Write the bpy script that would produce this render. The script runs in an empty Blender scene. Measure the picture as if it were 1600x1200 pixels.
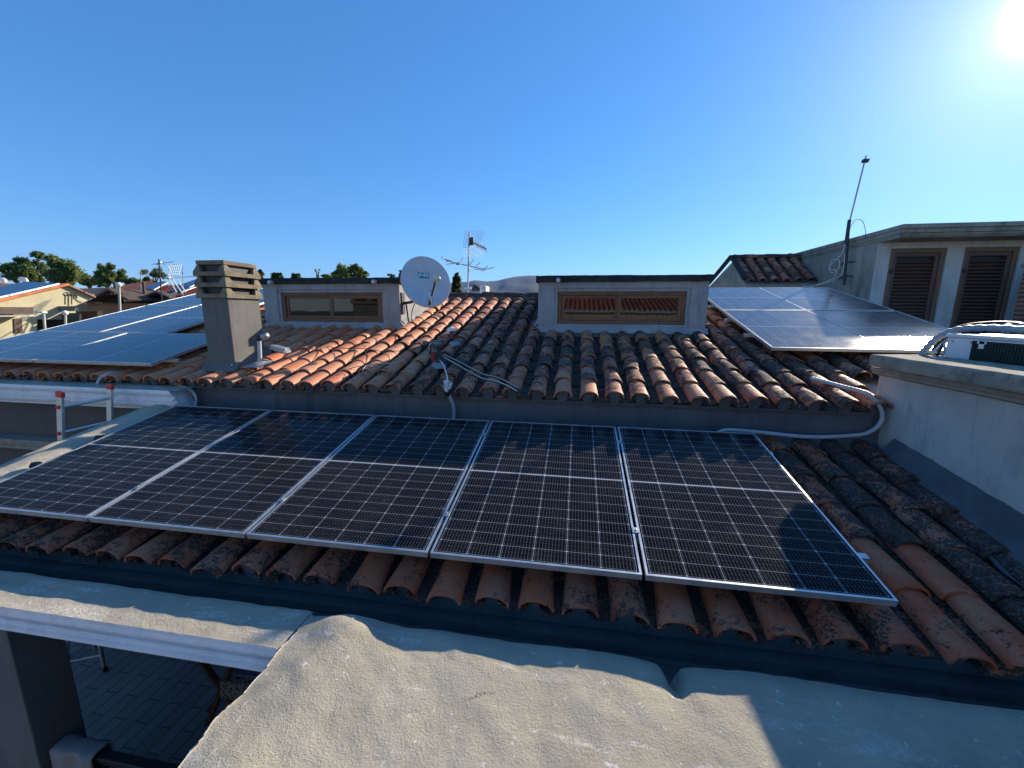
import bpy, math, random
import numpy as np
from mathutils import Vector, Matrix, noise as mnoise

R = math.radians
random.seed(7)
rng = np.random.default_rng(11)
SC = bpy.context.scene
COL = SC.collection

# ------------------------------------------------------------------ camera
F = 626.5                                   # focal length in pixels of a 1600 px wide frame
CAM = np.array([-1.526, -1.928, 1.319])
YAW, PITCH, ROLL = 0.158, 0.178, 0.0056
def cam_axes():
    cy, sy, cp, sp = math.cos(YAW), math.sin(YAW), math.cos(PITCH), math.sin(PITCH)
    w = np.array([-sy*cp, cy*cp, -sp]); r = np.array([cy, sy, 0.0]); u = np.cross(r, w)
    c, s = math.cos(ROLL), math.sin(ROLL)
    return c*r + s*u, -s*r + c*u, w
AX_R, AX_U, AX_W = cam_axes()
cd = bpy.data.cameras.new('camera'); cam = bpy.data.objects.new('camera', cd); COL.objects.link(cam)
M = Matrix.Identity(4)
for i in range(3):
    M[i][0] = AX_R[i]; M[i][1] = AX_U[i]; M[i][2] = -AX_W[i]; M[i][3] = CAM[i]
cam.matrix_world = M
cd.sensor_fit = 'HORIZONTAL'; cd.sensor_width = 36.0; cd.lens = F/1600*36.0
cd.clip_start = 0.05; cd.clip_end = 40000
SC.camera = cam

# ------------------------------------------------------------------ sky, sun, exposure
SUN_AZ, SUN_EL = R(40.5), R(23.0)
SDIR = Vector((math.sin(SUN_AZ)*math.cos(SUN_EL), math.cos(SUN_AZ)*math.cos(SUN_EL), math.sin(SUN_EL)))
W = bpy.data.worlds.new("World"); SC.world = W; W.use_nodes = True
nt = W.node_tree; nt.nodes.clear()
wo = nt.nodes.new('ShaderNodeOutputWorld'); bg = nt.nodes.new('ShaderNodeBackground')
sky = nt.nodes.new('ShaderNodeTexSky'); sky.sky_type = 'NISHITA'; sky.sun_disc = False
sky.sun_elevation = SUN_EL; sky.sun_rotation = SUN_AZ
sky.altitude = 0; sky.air_density = 1.0; sky.dust_density = 0.08; sky.ozone_density = 4.0
bg.inputs['Strength'].default_value = 0.108
hs = nt.nodes.new('ShaderNodeHueSaturation'); hs.inputs['Saturation'].default_value = 1.18; hs.inputs['Hue'].default_value = 0.498
nt.links.new(sky.outputs[0], hs.inputs['Color']); tn = nt.nodes.new('ShaderNodeMix'); tn.data_type = 'RGBA'; tn.blend_type = 'MULTIPLY'; tn.inputs[0].default_value = 1.0; tn.inputs[7].default_value = (0.86, 0.945, 1.06, 1)
nt.links.new(hs.outputs[0], tn.inputs[6]); ev = nt.nodes.new('ShaderNodeMix'); ev.data_type = 'RGBA'; ev.inputs[0].default_value = 0.34; ev.inputs[7].default_value = (0.46, 1.62, 3.9, 1)
nt.links.new(tn.outputs[2], ev.inputs[6]); nt.links.new(ev.outputs[2], bg.inputs['Color'])
# the bright aureole of hazy air round the low sun
tc = nt.nodes.new('ShaderNodeTexCoord'); dp = nt.nodes.new('ShaderNodeVectorMath'); dp.operation = 'DOT_PRODUCT'
dp.inputs[1].default_value = SDIR
nt.links.new(tc.outputs['Generated'], dp.inputs[0])
def wmath(op, a, b):
    n = nt.nodes.new('ShaderNodeMath'); n.operation = op
    for i, v in enumerate((a, b)):
        if isinstance(v, (int, float)): n.inputs[i].default_value = v
        else: nt.links.new(v, n.inputs[i])
    return n.outputs[0]
cosd = wmath('MAXIMUM', dp.outputs['Value'], 0.0)
glow = 0.0
for pw, am in ((3000.0, 4.0), (500.0, 0.20), (110.0, 0.14), (30.0, 0.07), (9.0, 0.02)):
    glow = wmath('ADD', wmath('MULTIPLY', wmath('POWER', cosd, pw), am), glow)
bg2 = nt.nodes.new('ShaderNodeBackground'); bg2.inputs['Color'].default_value = (1.0, 0.97, 0.88, 1)
nt.links.new(glow, bg2.inputs['Strength'])
ad = nt.nodes.new('ShaderNodeAddShader')
nt.links.new(bg.outputs[0], ad.inputs[0]); nt.links.new(bg2.outputs[0], ad.inputs[1])
nt.links.new(ad.outputs[0], wo.inputs['Surface'])
sd = bpy.data.lights.new('sun', 'SUN'); sd.energy = 4.7; sd.angle = R(0.5); sd.color = (1.0, 0.88, 0.70)
sun = bpy.data.objects.new('sun', sd); COL.objects.link(sun)
sun.rotation_euler = SDIR.to_track_quat('Z', 'Y').to_euler(); sun.location = (20, 26, 20)
SC.view_settings.view_transform = 'Standard'; SC.view_settings.look = 'None'
SC.view_settings.gamma = 1; SC.view_settings.exposure = 0.86
SC.cycles.max_bounces = 6; SC.cycles.diffuse_bounces = 3; SC.cycles.glossy_bounces = 3

# ------------------------------------------------------------------ measuring helpers
def ray(x, y): return (x-800)/F*AX_R - (y-600)/F*AX_U + AX_W
def at(x, y, Y):                            # point of the vertical plane at depth Y seen at photo pixel x, y
    d = ray(x, y); return Vector(CAM + d*((Y-CAM[1])/d[1]))
def at_x(x, y, X):
    d = ray(x, y); return Vector(CAM + d*((X-CAM[0])/d[0]))
TL = R(10.65)                               # slope of the lower roof
TU = R(14.0)                                # slope of the upper roof
UY, UZ = 1.85, 0.60                         # upper eave: crest of the tiles
def up_pt(x, s, n=0.0): return Vector((x, UY+s*math.cos(TU)-n*math.sin(TU), UZ+s*math.sin(TU)+n*math.cos(TU)))
def up_z(y): return UZ+(y-UY)*math.tan(TU)
def low_pt(x, s, n=0.0): return Vector((x, s*math.cos(TL)-n*math.sin(TL), s*math.sin(TL)+n*math.cos(TL)))

# ------------------------------------------------------------------ object helpers
def props(o, label=None, cat=None, group=None, kind=None):
    if label: o['label'] = label
    if cat: o['category'] = cat
    if group: o['group'] = group
    if kind: o['kind'] = kind
    return o
def thing(name, label, cat, loc=(0, 0, 0), group=None, rot=(0, 0, 0)):
    o = bpy.data.objects.new(name, None); COL.objects.link(o); o.empty_display_size = 0.2
    o.location = loc; o.rotation_euler = rot
    return props(o, label, cat, group)
def copy_tree(o, parent=None):
    c = o.copy(); COL.objects.link(c)
    if parent is not None: c.parent = parent
    for ch in list(o.children): copy_tree(ch, c)
    return c

class MB:
    def __init__(s): s.v = []; s.f = []; s.sm = []; s.mi = []
    def add(s, vs, fs, smooth=False, mi=0):
        b = len(s.v); s.v += [tuple(v) for v in vs]
        for f in fs: s.f.append(tuple(i+b for i in f)); s.sm.append(smooth); s.mi.append(mi)
        return s
    def box(s, lo, hi, mi=0, M=None):
        x0, y0, z0 = lo; x1, y1, z1 = hi
        vs = [Vector(p) for p in ((x0,y0,z0),(x1,y0,z0),(x1,y1,z0),(x0,y1,z0),(x0,y0,z1),(x1,y0,z1),(x1,y1,z1),(x0,y1,z1))]
        if M is not None: vs = [M @ v for v in vs]
        return s.add(vs, [(0,3,2,1),(4,5,6,7),(0,1,5,4),(1,2,6,5),(2,3,7,6),(3,0,4,7)], False, mi)
    def bar(s, a, b, w, h, up=(0, 0, 1), mi=0):         # square bar from a to b
        a, b = Vector(a), Vector(b); d = (b-a); L = d.length; d.normalize()
        x = d.cross(Vector(up))
        if x.length < 1e-4: x = d.cross(Vector((1, 0, 0)))
        x.normalize(); z = x.cross(d)
        M = Matrix((( x[0], d[0], z[0], a[0]), (x[1], d[1], z[1], a[1]), (x[2], d[2], z[2], a[2]), (0, 0, 0, 1)))
        return s.box((-w/2, 0, -h/2), (w/2, L, h/2), mi, M)
    def tube(s, pts, r, n=8, mi=0, cap=True):
        pts = [Vector(p) for p in pts]; rs = r if isinstance(r, (list, tuple)) else [r]*len(pts)
        vs = []; prev = None
        for i, p in enumerate(pts):
            d = (pts[min(i+1, len(pts)-1)]-pts[max(i-1, 0)]).normalized()
            if prev is None:
                x = d.cross(Vector((0, 0, 1)))
                if x.length < 1e-3: x = d.cross(Vector((1, 0, 0)))
            else:
                x = prev-d*prev.dot(d)
                if x.length < 1e-4: x = d.cross(Vector((0.3, 0.5, 1)))
            x.normalize(); prev = x; y = d.cross(x)
            for k in range(n):
                t = 2*math.pi*k/n; vs.append(p+(x*math.cos(t)+y*math.sin(t))*rs[i])
        fs = []
        for i in range(len(pts)-1):
            for k in range(n):
                k2 = (k+1) % n; fs.append((i*n+k, i*n+k2, (i+1)*n+k2, (i+1)*n+k))
        s.add(vs, fs, True, mi)
        if cap:
            m = (len(pts)-1)*n
            s.add(vs[:n], [tuple(range(n))[::-1]], False, mi); s.add(vs[m:], [tuple(range(n))], False, mi)
        return s
    def lathe(s, prof, n=24, M=None, mi=0, smooth=True):    # prof: (radius, z)
        vs = []
        for r, z in prof:
            for k in range(n):
                t = 2*math.pi*k/n; v = Vector((r*math.cos(t), r*math.sin(t), z)); vs.append(M @ v if M is not None else v)
        fs = [(i*n+k, i*n+(k+1) % n, (i+1)*n+(k+1) % n, (i+1)*n+k) for i in range(len(prof)-1) for k in range(n)]
        return s.add(vs, fs, smooth, mi)
    def extrude(s, poly, d, mi=0):                       # flat polygon pushed along vector d
        poly = [Vector(p) for p in poly]; d = Vector(d); n = len(poly)
        vs = poly+[p+d for p in poly]
        fs = [tuple(range(n))[::-1], tuple(range(n, 2*n))]+[(i, (i+1) % n, (i+1) % n+n, i+n) for i in range(n)]
        return s.add(vs, fs, False, mi)
    def sheet(s, fn, nu, nv, smooth=True, mi=0):
        vs = [fn(i/nu, j/nv) for j in range(nv+1) for i in range(nu+1)]
        fs = [(j*(nu+1)+i, j*(nu+1)+i+1, (j+1)*(nu+1)+i+1, (j+1)*(nu+1)+i) for j in range(nv) for i in range(nu)]
        return s.add(vs, fs, smooth, mi)
    def build(s, name, mats, parent=None, bevel=0, fix=True):
        me = bpy.data.meshes.new(name); me.from_pydata([tuple(v) for v in s.v], [], s.f)
        for m in (mats if isinstance(mats, (list, tuple)) else [mats]): me.materials.append(m)
        me.polygons.foreach_set('use_smooth', s.sm); me.polygons.foreach_set('material_index', s.mi)
        me.update()
        if fix:
            import bmesh
            bm = bmesh.new(); bm.from_mesh(me); bmesh.ops.recalc_face_normals(bm, faces=bm.faces[:]); bm.to_mesh(me); bm.free()
        o = bpy.data.objects.new(name, me); COL.objects.link(o)
        if parent is not None: o.parent = parent
        if bevel:
            b = o.modifiers.new('bevel', 'BEVEL'); b.width = bevel; b.segments = 2; b.limit_method = 'ANGLE'; b.angle_limit = R(40)
        return o
def smooth_path(pts, k=6):                               # Catmull-Rom through the points
    P = [Vector(p) for p in pts]; out = []
    for i in range(len(P)-1):
        a, b, c, d = P[max(i-1, 0)], P[i], P[i+1], P[min(i+2, len(P)-1)]
        for j in range(k):
            t = j/k; out.append(0.5*((2*b)+(c-a)*t+(2*a-5*b+4*c-d)*t*t+(3*b-a-3*c+d)*t**3))
    return out+[P[-1]]

# ------------------------------------------------------------------ material helpers
class NT:
    def __init__(s, name):
        s.mt = bpy.data.materials.new(name); s.mt.use_nodes = True; s.t = s.mt.node_tree
        s.p = s.t.nodes['Principled BSDF']; s.tc = s.t.nodes.new('ShaderNodeTexCoord')
        s.obj = s.tc.outputs['Object']
        s.geo = s.t.nodes.new('ShaderNodeNewGeometry'); s.pos = s.geo.outputs['Position']
    def lk(s, a, b): s.t.links.new(a, b)
    def put(s, inp, v):
        if isinstance(v, (int, float)): inp.default_value = v
        elif isinstance(v, (tuple, list)): inp.default_value = tuple(v)+((1,) if len(v) == 3 and len(inp.default_value) == 4 else ())
        else: s.lk(v, inp)
    def m(s, op, a, b=0.0, c=0.0):
        n = s.t.nodes.new('ShaderNodeMath'); n.operation = op
        s.put(n.inputs[0], a); s.put(n.inputs[1], b); s.put(n.inputs[2], c); return n.outputs[0]
    def noise(s, scale, detail=4, rough=0.6, vec=None, dist=0.0, out='Fac'):
        n = s.t.nodes.new('ShaderNodeTexNoise'); s.lk(vec or s.pos, n.inputs['Vector'])
        n.inputs['Scale'].default_value = scale; n.inputs['Detail'].default_value = detail
        n.inputs['Roughness'].default_value = rough; n.inputs['Distortion'].default_value = dist
        return n.outputs[out]
    def voro(s, scale, vec=None, feat='F1', out='Distance'):
        n = s.t.nodes.new('ShaderNodeTexVoronoi'); n.feature = feat; s.lk(vec or s.pos, n.inputs['Vector'])
        n.inputs['Scale'].default_value = scale; return n.outputs[out]
    def ramp(s, v, lo, hi):                              # smooth 0..1 between lo and hi
        n = s.t.nodes.new('ShaderNodeMapRange'); n.interpolation_type = 'SMOOTHSTEP'
        s.put(n.inputs[0], v); s.put(n.inputs[1], lo); s.put(n.inputs[2], hi); return n.outputs[0]
    def mix(s, f, a, b, mode='MIX'):
        n = s.t.nodes.new('ShaderNodeMix'); n.data_type = 'RGBA'; n.blend_type = mode
        s.put(n.inputs[0], f); s.put(n.inputs[6], a); s.put(n.inputs[7], b); return n.outputs[2]
    def scl(s, vec, xyz):
        n = s.t.nodes.new('ShaderNodeMapping'); n.inputs['Scale'].default_value = xyz; s.lk(vec, n.inputs[0]); return n.outputs[0]
    def sep(s, vec):
        n = s.t.nodes.new('ShaderNodeSeparateXYZ'); s.lk(vec, n.inputs[0]); return n.outputs
    def attr(s, name):
        n = s.t.nodes.new('ShaderNodeAttribute'); n.attribute_name = name
        q = s.t.nodes.new('ShaderNodeSeparateColor'); s.lk(n.outputs['Color'], q.inputs[0]); return q.outputs
    def bump(s, h, strength=0.5, dist=0.01, nrm=None):
        n = s.t.nodes.new('ShaderNodeBump'); n.inputs['Strength'].default_value = strength; n.inputs['Distance'].default_value = dist
        s.put(n.inputs['Height'], h)
        if nrm is not None: s.lk(nrm, n.inputs['Normal'])
        return n.outputs[0]
    def done(s, col=None, rough=None, metal=None, nrm=None, spec=None):
        if col is not None: s.put(s.p.inputs['Base Color'], col)
        if rough is not None: s.put(s.p.inputs['Roughness'], rough)
        if metal is not None: s.put(s.p.inputs['Metallic'], metal)
        if spec is not None: s.put(s.p.inputs['Specular IOR Level'], spec)
        if nrm is not None: s.lk(nrm, s.p.inputs['Normal'])
        return s.mt

def plaster(name, col, var=0.25, scale=3.0, bump=0.4, grain=180.0, stain=None, amt=0.4, streak=False, rough=0.95):
    n = NT(name)
    big = n.noise(scale, 5, 0.65); fine = n.noise(grain, 3, 0.7)
    c = n.mix(n.ramp(big, 0.3, 0.72), tuple(v*(1-var) for v in col), tuple(min(v*(1+var), 0.95) for v in col))
    if stain:
        v = n.scl(n.pos, (2.2, 2.2, 0.35)) if streak else None
        st = n.noise(scale*1.7, 6, 0.7, vec=v, dist=0.6)
        c = n.mix(n.m('MULTIPLY', n.ramp(st, 0.48, 0.72), amt), c, stain)
    c = n.mix(n.m('MULTIPLY', n.ramp(fine, 0.35, 0.7), 0.18), c, tuple(v*0.45 for v in col))
    h = n.m('ADD', n.m('MULTIPLY', fine, 0.5), n.m('MULTIPLY', n.noise(grain*0.2, 4, 0.6), 0.8))
    return n.done(c, rough, nrm=n.bump(h, bump, 0.012), spec=0.2)
def plain(name, col, rough=0.5, metal=0.0, var=0.12, scale=8.0, bump=0.0, bscale=120):
    n = NT(name); b = n.noise(scale, 5, 0.6)
    c = n.mix(n.ramp(b, 0.3, 0.7), tuple(v*(1-var) for v in col), tuple(min(1, v*(1+var)) for v in col))
    r = n.m('ADD', n.m('MULTIPLY', b, 0.25), rough-0.1)
    return n.done(c, r, metal, n.bump(n.noise(bscale, 3, 0.6), bump, 0.004) if bump else None)

def slab_mat():
    n = NT('rough_cement')
    big = n.noise(1.6, 5, 0.62, dist=0.4); mid = n.noise(7, 5, 0.7); fine = n.noise(230, 3, 0.75); gr = n.noise(95, 4, 0.7)
    c = n.mix(n.ramp(big, 0.3, 0.7), (0.425, 0.375, 0.285), (0.59, 0.515, 0.39))
    c = n.mix(n.m('MULTIPLY', n.ramp(mid, 0.42, 0.75), 0.45), c, (0.46, 0.44, 0.385))
    c = n.mix(n.m('MULTIPLY', n.ramp(n.noise(4.2, 4, 0.6, vec=n.scl(n.pos, (1.0, 0.5, 1))), 0.6, 0.74), 0.35), c, (0.26, 0.25, 0.22))
    # whitish scrape marks, running along the trowel direction
    rot = n.t.nodes.new('ShaderNodeMapping'); rot.inputs['Rotation'].default_value = (0, 0, R(-38)); rot.inputs['Scale'].default_value = (0.55, 3.0, 1)
    n.lk(n.pos, rot.inputs[0])
    sc = n.noise(2.3, 6, 0.72, vec=rot.outputs[0], dist=0.3)
    brk = n.ramp(n.noise(48, 5, 0.8), 0.40, 0.62)
    c = n.mix(n.m('MULTIPLY', n.m('MULTIPLY', n.ramp(sc, 0.55, 0.63), brk), 0.75), c, (0.74, 0.715, 0.65))
    c = n.mix(n.m('MULTIPLY', n.ramp(n.noise(26, 3, 0.6), 0.66, 0.71), 0.8), c, (0.75, 0.74, 0.72))
    c = n.mix(n.m('MULTIPLY', n.ramp(fine, 0.5, 0.75), 0.25), c, (0.17, 0.155, 0.13))
    c = n.mix(n.ramp(n.voro(55, feat='F1'), 0.09, 0.05), c, (0.13, 0.12, 0.10))
    wv = n.t.nodes.new('ShaderNodeVectorMath'); wv.operation = 'MULTIPLY_ADD'; n.lk(n.noise(5.0, 5, 0.7, out='Color'), wv.inputs[0]); wv.inputs[1].default_value = (0.28, 0.28, 0.28); n.lk(n.pos, wv.inputs[2])
    crk = n.m('MULTIPLY', n.ramp(n.voro(1.35, vec=wv.outputs[0], feat='DISTANCE_TO_EDGE'), 0.006, 0.002), n.ramp(n.noise(1.9, 2, 0.5), 0.56, 0.64))
    c = n.mix(n.m('MULTIPLY', crk, 0.8), c, (0.09, 0.08, 0.065))
    c = n.mix(n.m('MULTIPLY', n.ramp(n.noise(2.6, 6, 0.75, dist=0.8), 0.50, 0.64), 0.35), c, (0.34, 0.305, 0.22))
    h = n.m('ADD', n.m('ADD', n.m('MULTIPLY', fine, 0.75), n.m('MULTIPLY', gr, 0.9)), n.m('MULTIPLY', n.noise(22, 4, 0.6), 1.0))
    return n.done(c, 0.95, nrm=n.bump(h, 0.85, 0.012), spec=0.15)

def tile_mat():
    n = NT('terracotta_tile')
    a = n.attr('tint')                                   # red: hue, green: crust, blue: random
    hue, crust, rnd = a[0], a[1], a[2]
    c = n.mix(hue, (0.50, 0.105, 0.036), (0.68, 0.29, 0.14))
    c = n.mix(n.m('MULTIPLY', n.ramp(n.noise(5, 5, 0.6), 0.35, 0.75), 0.45), c, (0.52, 0.30, 0.19))
    c = n.mix(n.m('MULTIPLY', n.ramp(n.noise(34, 4, 0.7), 0.45, 0.8), 0.35), c, (0.30, 0.15, 0.09))
    # black crust and lichen
    f1 = n.noise(19, 8, 0.85); f2 = n.noise(75, 5, 0.75); f3 = n.noise(3.4, 5, 0.65)
    f = n.m('ADD', n.m('ADD', n.m('MULTIPLY', f1, 0.70), n.m('MULTIPLY', f2, 0.42)), n.m('MULTIPLY', f3, 0.45))
    th = n.m('SUBTRACT', 0.985, n.m('MULTIPLY', crust, 0.30))
    k = n.ramp(f, n.m('SUBTRACT', th, 0.022), n.m('ADD', th, 0.022))
    c = n.mix(n.m('MULTIPLY', n.ramp(crust, 0.3, 1.0), 0.34), c, n.mix(n.noise(17, 4, 0.7), (0.14, 0.052, 0.028), (0.27, 0.145, 0.092)))
    dark = n.mix(n.ramp(n.noise(48, 4, 0.7), 0.4, 0.65), (0.018, 0.017, 0.016), (0.060, 0.056, 0.050))
    c = n.mix(n.m('MULTIPLY', k, 0.95), c, dark)
    gl = n.m('MULTIPLY', n.ramp(n.noise(70, 5, 0.8), 0.565, 0.62), n.ramp(n.noise(5, 4, 0.65), 0.40, 0.58))
    c = n.mix(n.m('MULTIPLY', n.m('MULTIPLY', gl, n.m('ADD', 0.25, crust)), 0.75), c, (0.30, 0.30, 0.26))
    c = n.mix(n.m('MULTIPLY', n.ramp(n.noise(30, 4, 0.7), 0.62, 0.72), n.m('MULTIPLY', crust, 0.22)), c, (0.19, 0.16, 0.07))
    h = n.m('ADD', n.m('MULTIPLY', f2, 0.5), n.m('ADD', n.m('MULTIPLY', k, 0.35), n.m('MULTIPLY', n.noise(220, 3, 0.6), 0.3)))
    return n.done(c, n.m('ADD', 0.62, n.m('MULTIPLY', k, 0.3)), nrm=n.bump(h, 0.55, 0.006), spec=0.4)

PW, PH = 1.134, 1.68                                     # a solar panel, one size on all three roofs
def cell_mat(name='solar_cells', dust=1.25, spec=0.03, rbase=0.09):
    n = NT(name); X, Y, Z = n.sep(n.obj)
    def tri(v, per):                                     # distance to the nearest multiple of per
        fr = n.m('FRACT', n.m('DIVIDE', v, per)); return n.m('MULTIPLY', n.m('MINIMUM', fr, n.m('SUBTRACT', 1.0, fr)), per)
    cw = (PW-0.046)/6; x0 = n.m('SUBTRACT', X, 0.023)
    yy = n.m('SUBTRACT', n.m('ABSOLUTE', n.m('SUBTRACT', Y, PH/2)), 0.009); ch = (PH/2-0.009-0.023)/9
    du = tri(x0, cw); dv = tri(yy, ch); db = tri(n.m('ADD', x0, cw/20), cw/10)
    line = n.m('MAXIMUM', n.ramp(du, 0.0014, 0.0007), n.m('MULTIPLY', n.ramp(dv, 0.0014, 0.0007), 0.75))
    dia = n.ramp(n.m('ADD', du, dv), 0.0075, 0.0058)
    mid = n.ramp(yy, -0.0045, -0.006)
    bus = n.ramp(db, 0.00085, 0.00035)
    pads = n.m('MULTIPLY', n.ramp(db, 0.0018, 0.0009), n.ramp(tri(n.m('ADD', yy, ch/6), ch/3), 0.004, 0.002))
    ed = n.m('MINIMUM', n.m('MINIMUM', X, n.m('SUBTRACT', PW, X)), n.m('MINIMUM', Y, n.m('SUBTRACT', PH, Y)))
    inside = n.ramp(ed, 0.021, 0.0235)
    c = n.mix(n.noise(1.7, 2, 0.5, vec=n.obj), (0.0035, 0.0042, 0.0065), (0.006, 0.0075, 0.012))
    c = n.mix(n.m('MULTIPLY', n.m('MAXIMUM', n.m('MULTIPLY', bus, 0.27), n.m('MULTIPLY', pads, 0.36)), inside), c, (0.46, 0.47, 0.48))
    c = n.mix(n.m('MULTIPLY', n.m('MAXIMUM', n.m('MULTIPLY', line, 0.8), dia), inside), c, (0.52, 0.55, 0.58))
    c = n.mix(mid, c, (0.62, 0.64, 0.66))
    # dust and dried rain spots
    film = n.ramp(n.noise(2.2, 6, 0.7), 0.35, 0.75)
    sp = n.ramp(n.noise(150, 3, 0.8), 0.60, 0.70); sp2 = n.ramp(n.noise(60, 4, 0.8), 0.66, 0.72)
    run = n.ramp(n.noise(9, 5, 0.7, vec=n.scl(n.obj, (1.6, 0.35, 1))), 0.55, 0.75)
    low = n.m('MULTIPLY', n.ramp(Y, 0.28, 0.02), 0.25)
    smu = n.m('MULTIPLY', n.ramp(n.noise(4.5, 6, 0.78), 0.58, 0.74), n.m('ADD', 0.02, n.m('MULTIPLY', n.ramp(n.noise(85, 4, 0.8), 0.45, 0.65), 0.16)))
    d = n.m('ADD', n.m('ADD', n.m('MULTIPLY', n.m('MULTIPLY', sp, n.m('ADD', 0.22, film)), 0.42), n.m('MULTIPLY', sp2, 0.20)),
            n.m('ADD', n.m('ADD', n.m('MULTIPLY', film, 0.010), 0.002), n.m('ADD', smu, n.m('MULTIPLY', n.m('MULTIPLY', run, low), 0.25))))
    c = n.mix(n.m('MINIMUM', n.m('MULTIPLY', d, dust), 0.6), c, (0.42, 0.38, 0.31))
    r = n.m('ADD', rbase, n.m('MULTIPLY', n.m('ADD', film, sp), 0.09))
    return n.done(c, r, nrm=n.bump(n.noise(260, 2, 0.6), 0.035, 0.002), spec=spec)

MT = {}
MT['tile'] = tile_mat()
MT['slab'] = slab_mat()
MT['cells'] = cell_mat(); MT['cells_left'] = cell_mat('blue_solar_cells', 3.0, 0.35, 0.10); MT['cells_right'] = cell_mat('dusty_glare_solar_cells', 5.5, 0.5, 0.17)  # right array: dust thickened so its colour also paints in the silvery glare
MT['alu'] = plain('brushed_aluminium', (0.66, 0.67, 0.68), 0.38, 0.85, 0.08, 14)
MT['galv'] = plain('galvanised_steel', (0.42, 0.43, 0.44), 0.5, 0.8, 0.2, 25)
MT['darksteel'] = plain('dark_steel', (0.05, 0.05, 0.055), 0.5, 0.5, 0.2, 20)
MT['wall'] = plaster('dark_grey_render', (0.125, 0.125, 0.13), 0.18, 1.6, 0.35, 150, (0.05, 0.05, 0.052), 0.5, True)
MT['brownwall'] = plaster('brown_grey_render', (0.13, 0.115, 0.105), 0.12, 1.2, 0.2, 120)
MT['dormer'] = plaster('pale_grey_render', (0.345, 0.34, 0.335), 0.14, 2.5, 0.4, 110, (0.21, 0.21, 0.21), 0.75, True)
MT['bitumen'] = plaster('dark_bitumen', (0.030, 0.036, 0.038), 0.3, 5, 0.6, 70, (0.075, 0.08, 0.078), 0.6)
MT['chim'] = plaster('grey_cement_render', (0.158, 0.153, 0.143), 0.10, 3.0, 0.45, 160, (0.11, 0.105, 0.10), 0.6, True)
MT['cowl'] = plaster('weathered_concrete', (0.215, 0.18, 0.13), 0.25, 9.0, 0.6, 120, (0.09, 0.085, 0.075), 0.7)
MT['white'] = plaster('white_moulding_paint', (0.84, 0.82, 0.83), 0.06, 4, 0.25, 200, (0.55, 0.53, 0.53), 0.5)
MT['parapet'] = plaster('pale_parapet_render', (0.57, 0.53, 0.47), 0.13, 2.2, 0.45, 130, (0.36, 0.35, 0.34), 0.7, True)
MT['oldstone'] = plaster('lichened_concrete', (0.36, 0.32, 0.25), 0.22, 5, 0.8, 85, (0.07, 0.066, 0.06), 0.8)
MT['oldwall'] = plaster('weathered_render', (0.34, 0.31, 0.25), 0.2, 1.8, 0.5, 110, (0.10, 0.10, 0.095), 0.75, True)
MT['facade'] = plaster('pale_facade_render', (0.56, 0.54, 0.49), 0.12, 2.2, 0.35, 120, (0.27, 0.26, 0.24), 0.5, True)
MT['mortar'] = plaster('cement_mortar', (0.33, 0.33, 0.32), 0.2, 9, 0.8, 90, (0.18, 0.18, 0.18), 0.5)
MT['flash'] = plaster('grey_waterproof_paint', (0.10, 0.115, 0.12), 0.2, 3.5, 0.5, 60, (0.16, 0.17, 0.18), 0.5)
MT['whitepl'] = plain('white_plastic', (0.75, 0.75, 0.73), 0.4, 0, 0.06, 6)
MT['greypl'] = plain('grey_plastic_conduit', (0.46, 0.47, 0.48), 0.45, 0, 0.1, 12)
MT['black'] = plain('black_rubber', (0.015, 0.015, 0.016), 0.5, 0, 0.2, 20)
MT['red'] = plain('red_plastic', (0.62, 0.035, 0.04), 0.4, 0, 0.15, 15)
MT['rust'] = plain('rust_red_tape', (0.28, 0.035, 0.025), 0.7, 0, 0.3, 30)
MT['bluegrey'] = plain('dish_grey_paint', (0.52, 0.53, 0.55), 0.42, 0, 0.06, 9)
MT['teal'] = plain('teal_print', (0.015, 0.26, 0.32), 0.45, 0, 0.05, 9)
MT['foil'] = plain('aluminium_foil_tape', (0.36, 0.36, 0.37), 0.5, 0.6, 0.1, 60, 0.9, 40)

def wood_mat(name, col, sc=(40, 40, 3)):
    n = NT(name); g = n.noise(1.0, 6, 0.7, vec=n.scl(n.pos, sc), dist=1.2)
    c = n.mix(n.ramp(g, 0.3, 0.7), tuple(v*0.6 for v in col), tuple(v*1.35 for v in col))
    return n.done(c, n.m('ADD', 0.4, n.m('MULTIPLY', g, 0.3)), nrm=n.bump(g, 0.25, 0.004))
MT['wood_h'] = wood_mat('brown_window_wood', (0.19, 0.078, 0.033), (3, 40, 40))
MT['wood_v'] = wood_mat('shutter_wood', (0.13, 0.062, 0.042), (45, 45, 2.5))
MT['wood_w'] = wood_mat('weathered_door_wood', (0.19, 0.105, 0.06), (45, 45, 2.5))
def glass_mat():
    n = NT('dark_window_glass')
    return n.done((0.012, 0.012, 0.013), 0.02, nrm=n.bump(n.noise(2.5, 2, 0.5), 0.02, 0.02), spec=0.55)
MT['glass'] = glass_mat()
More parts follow.
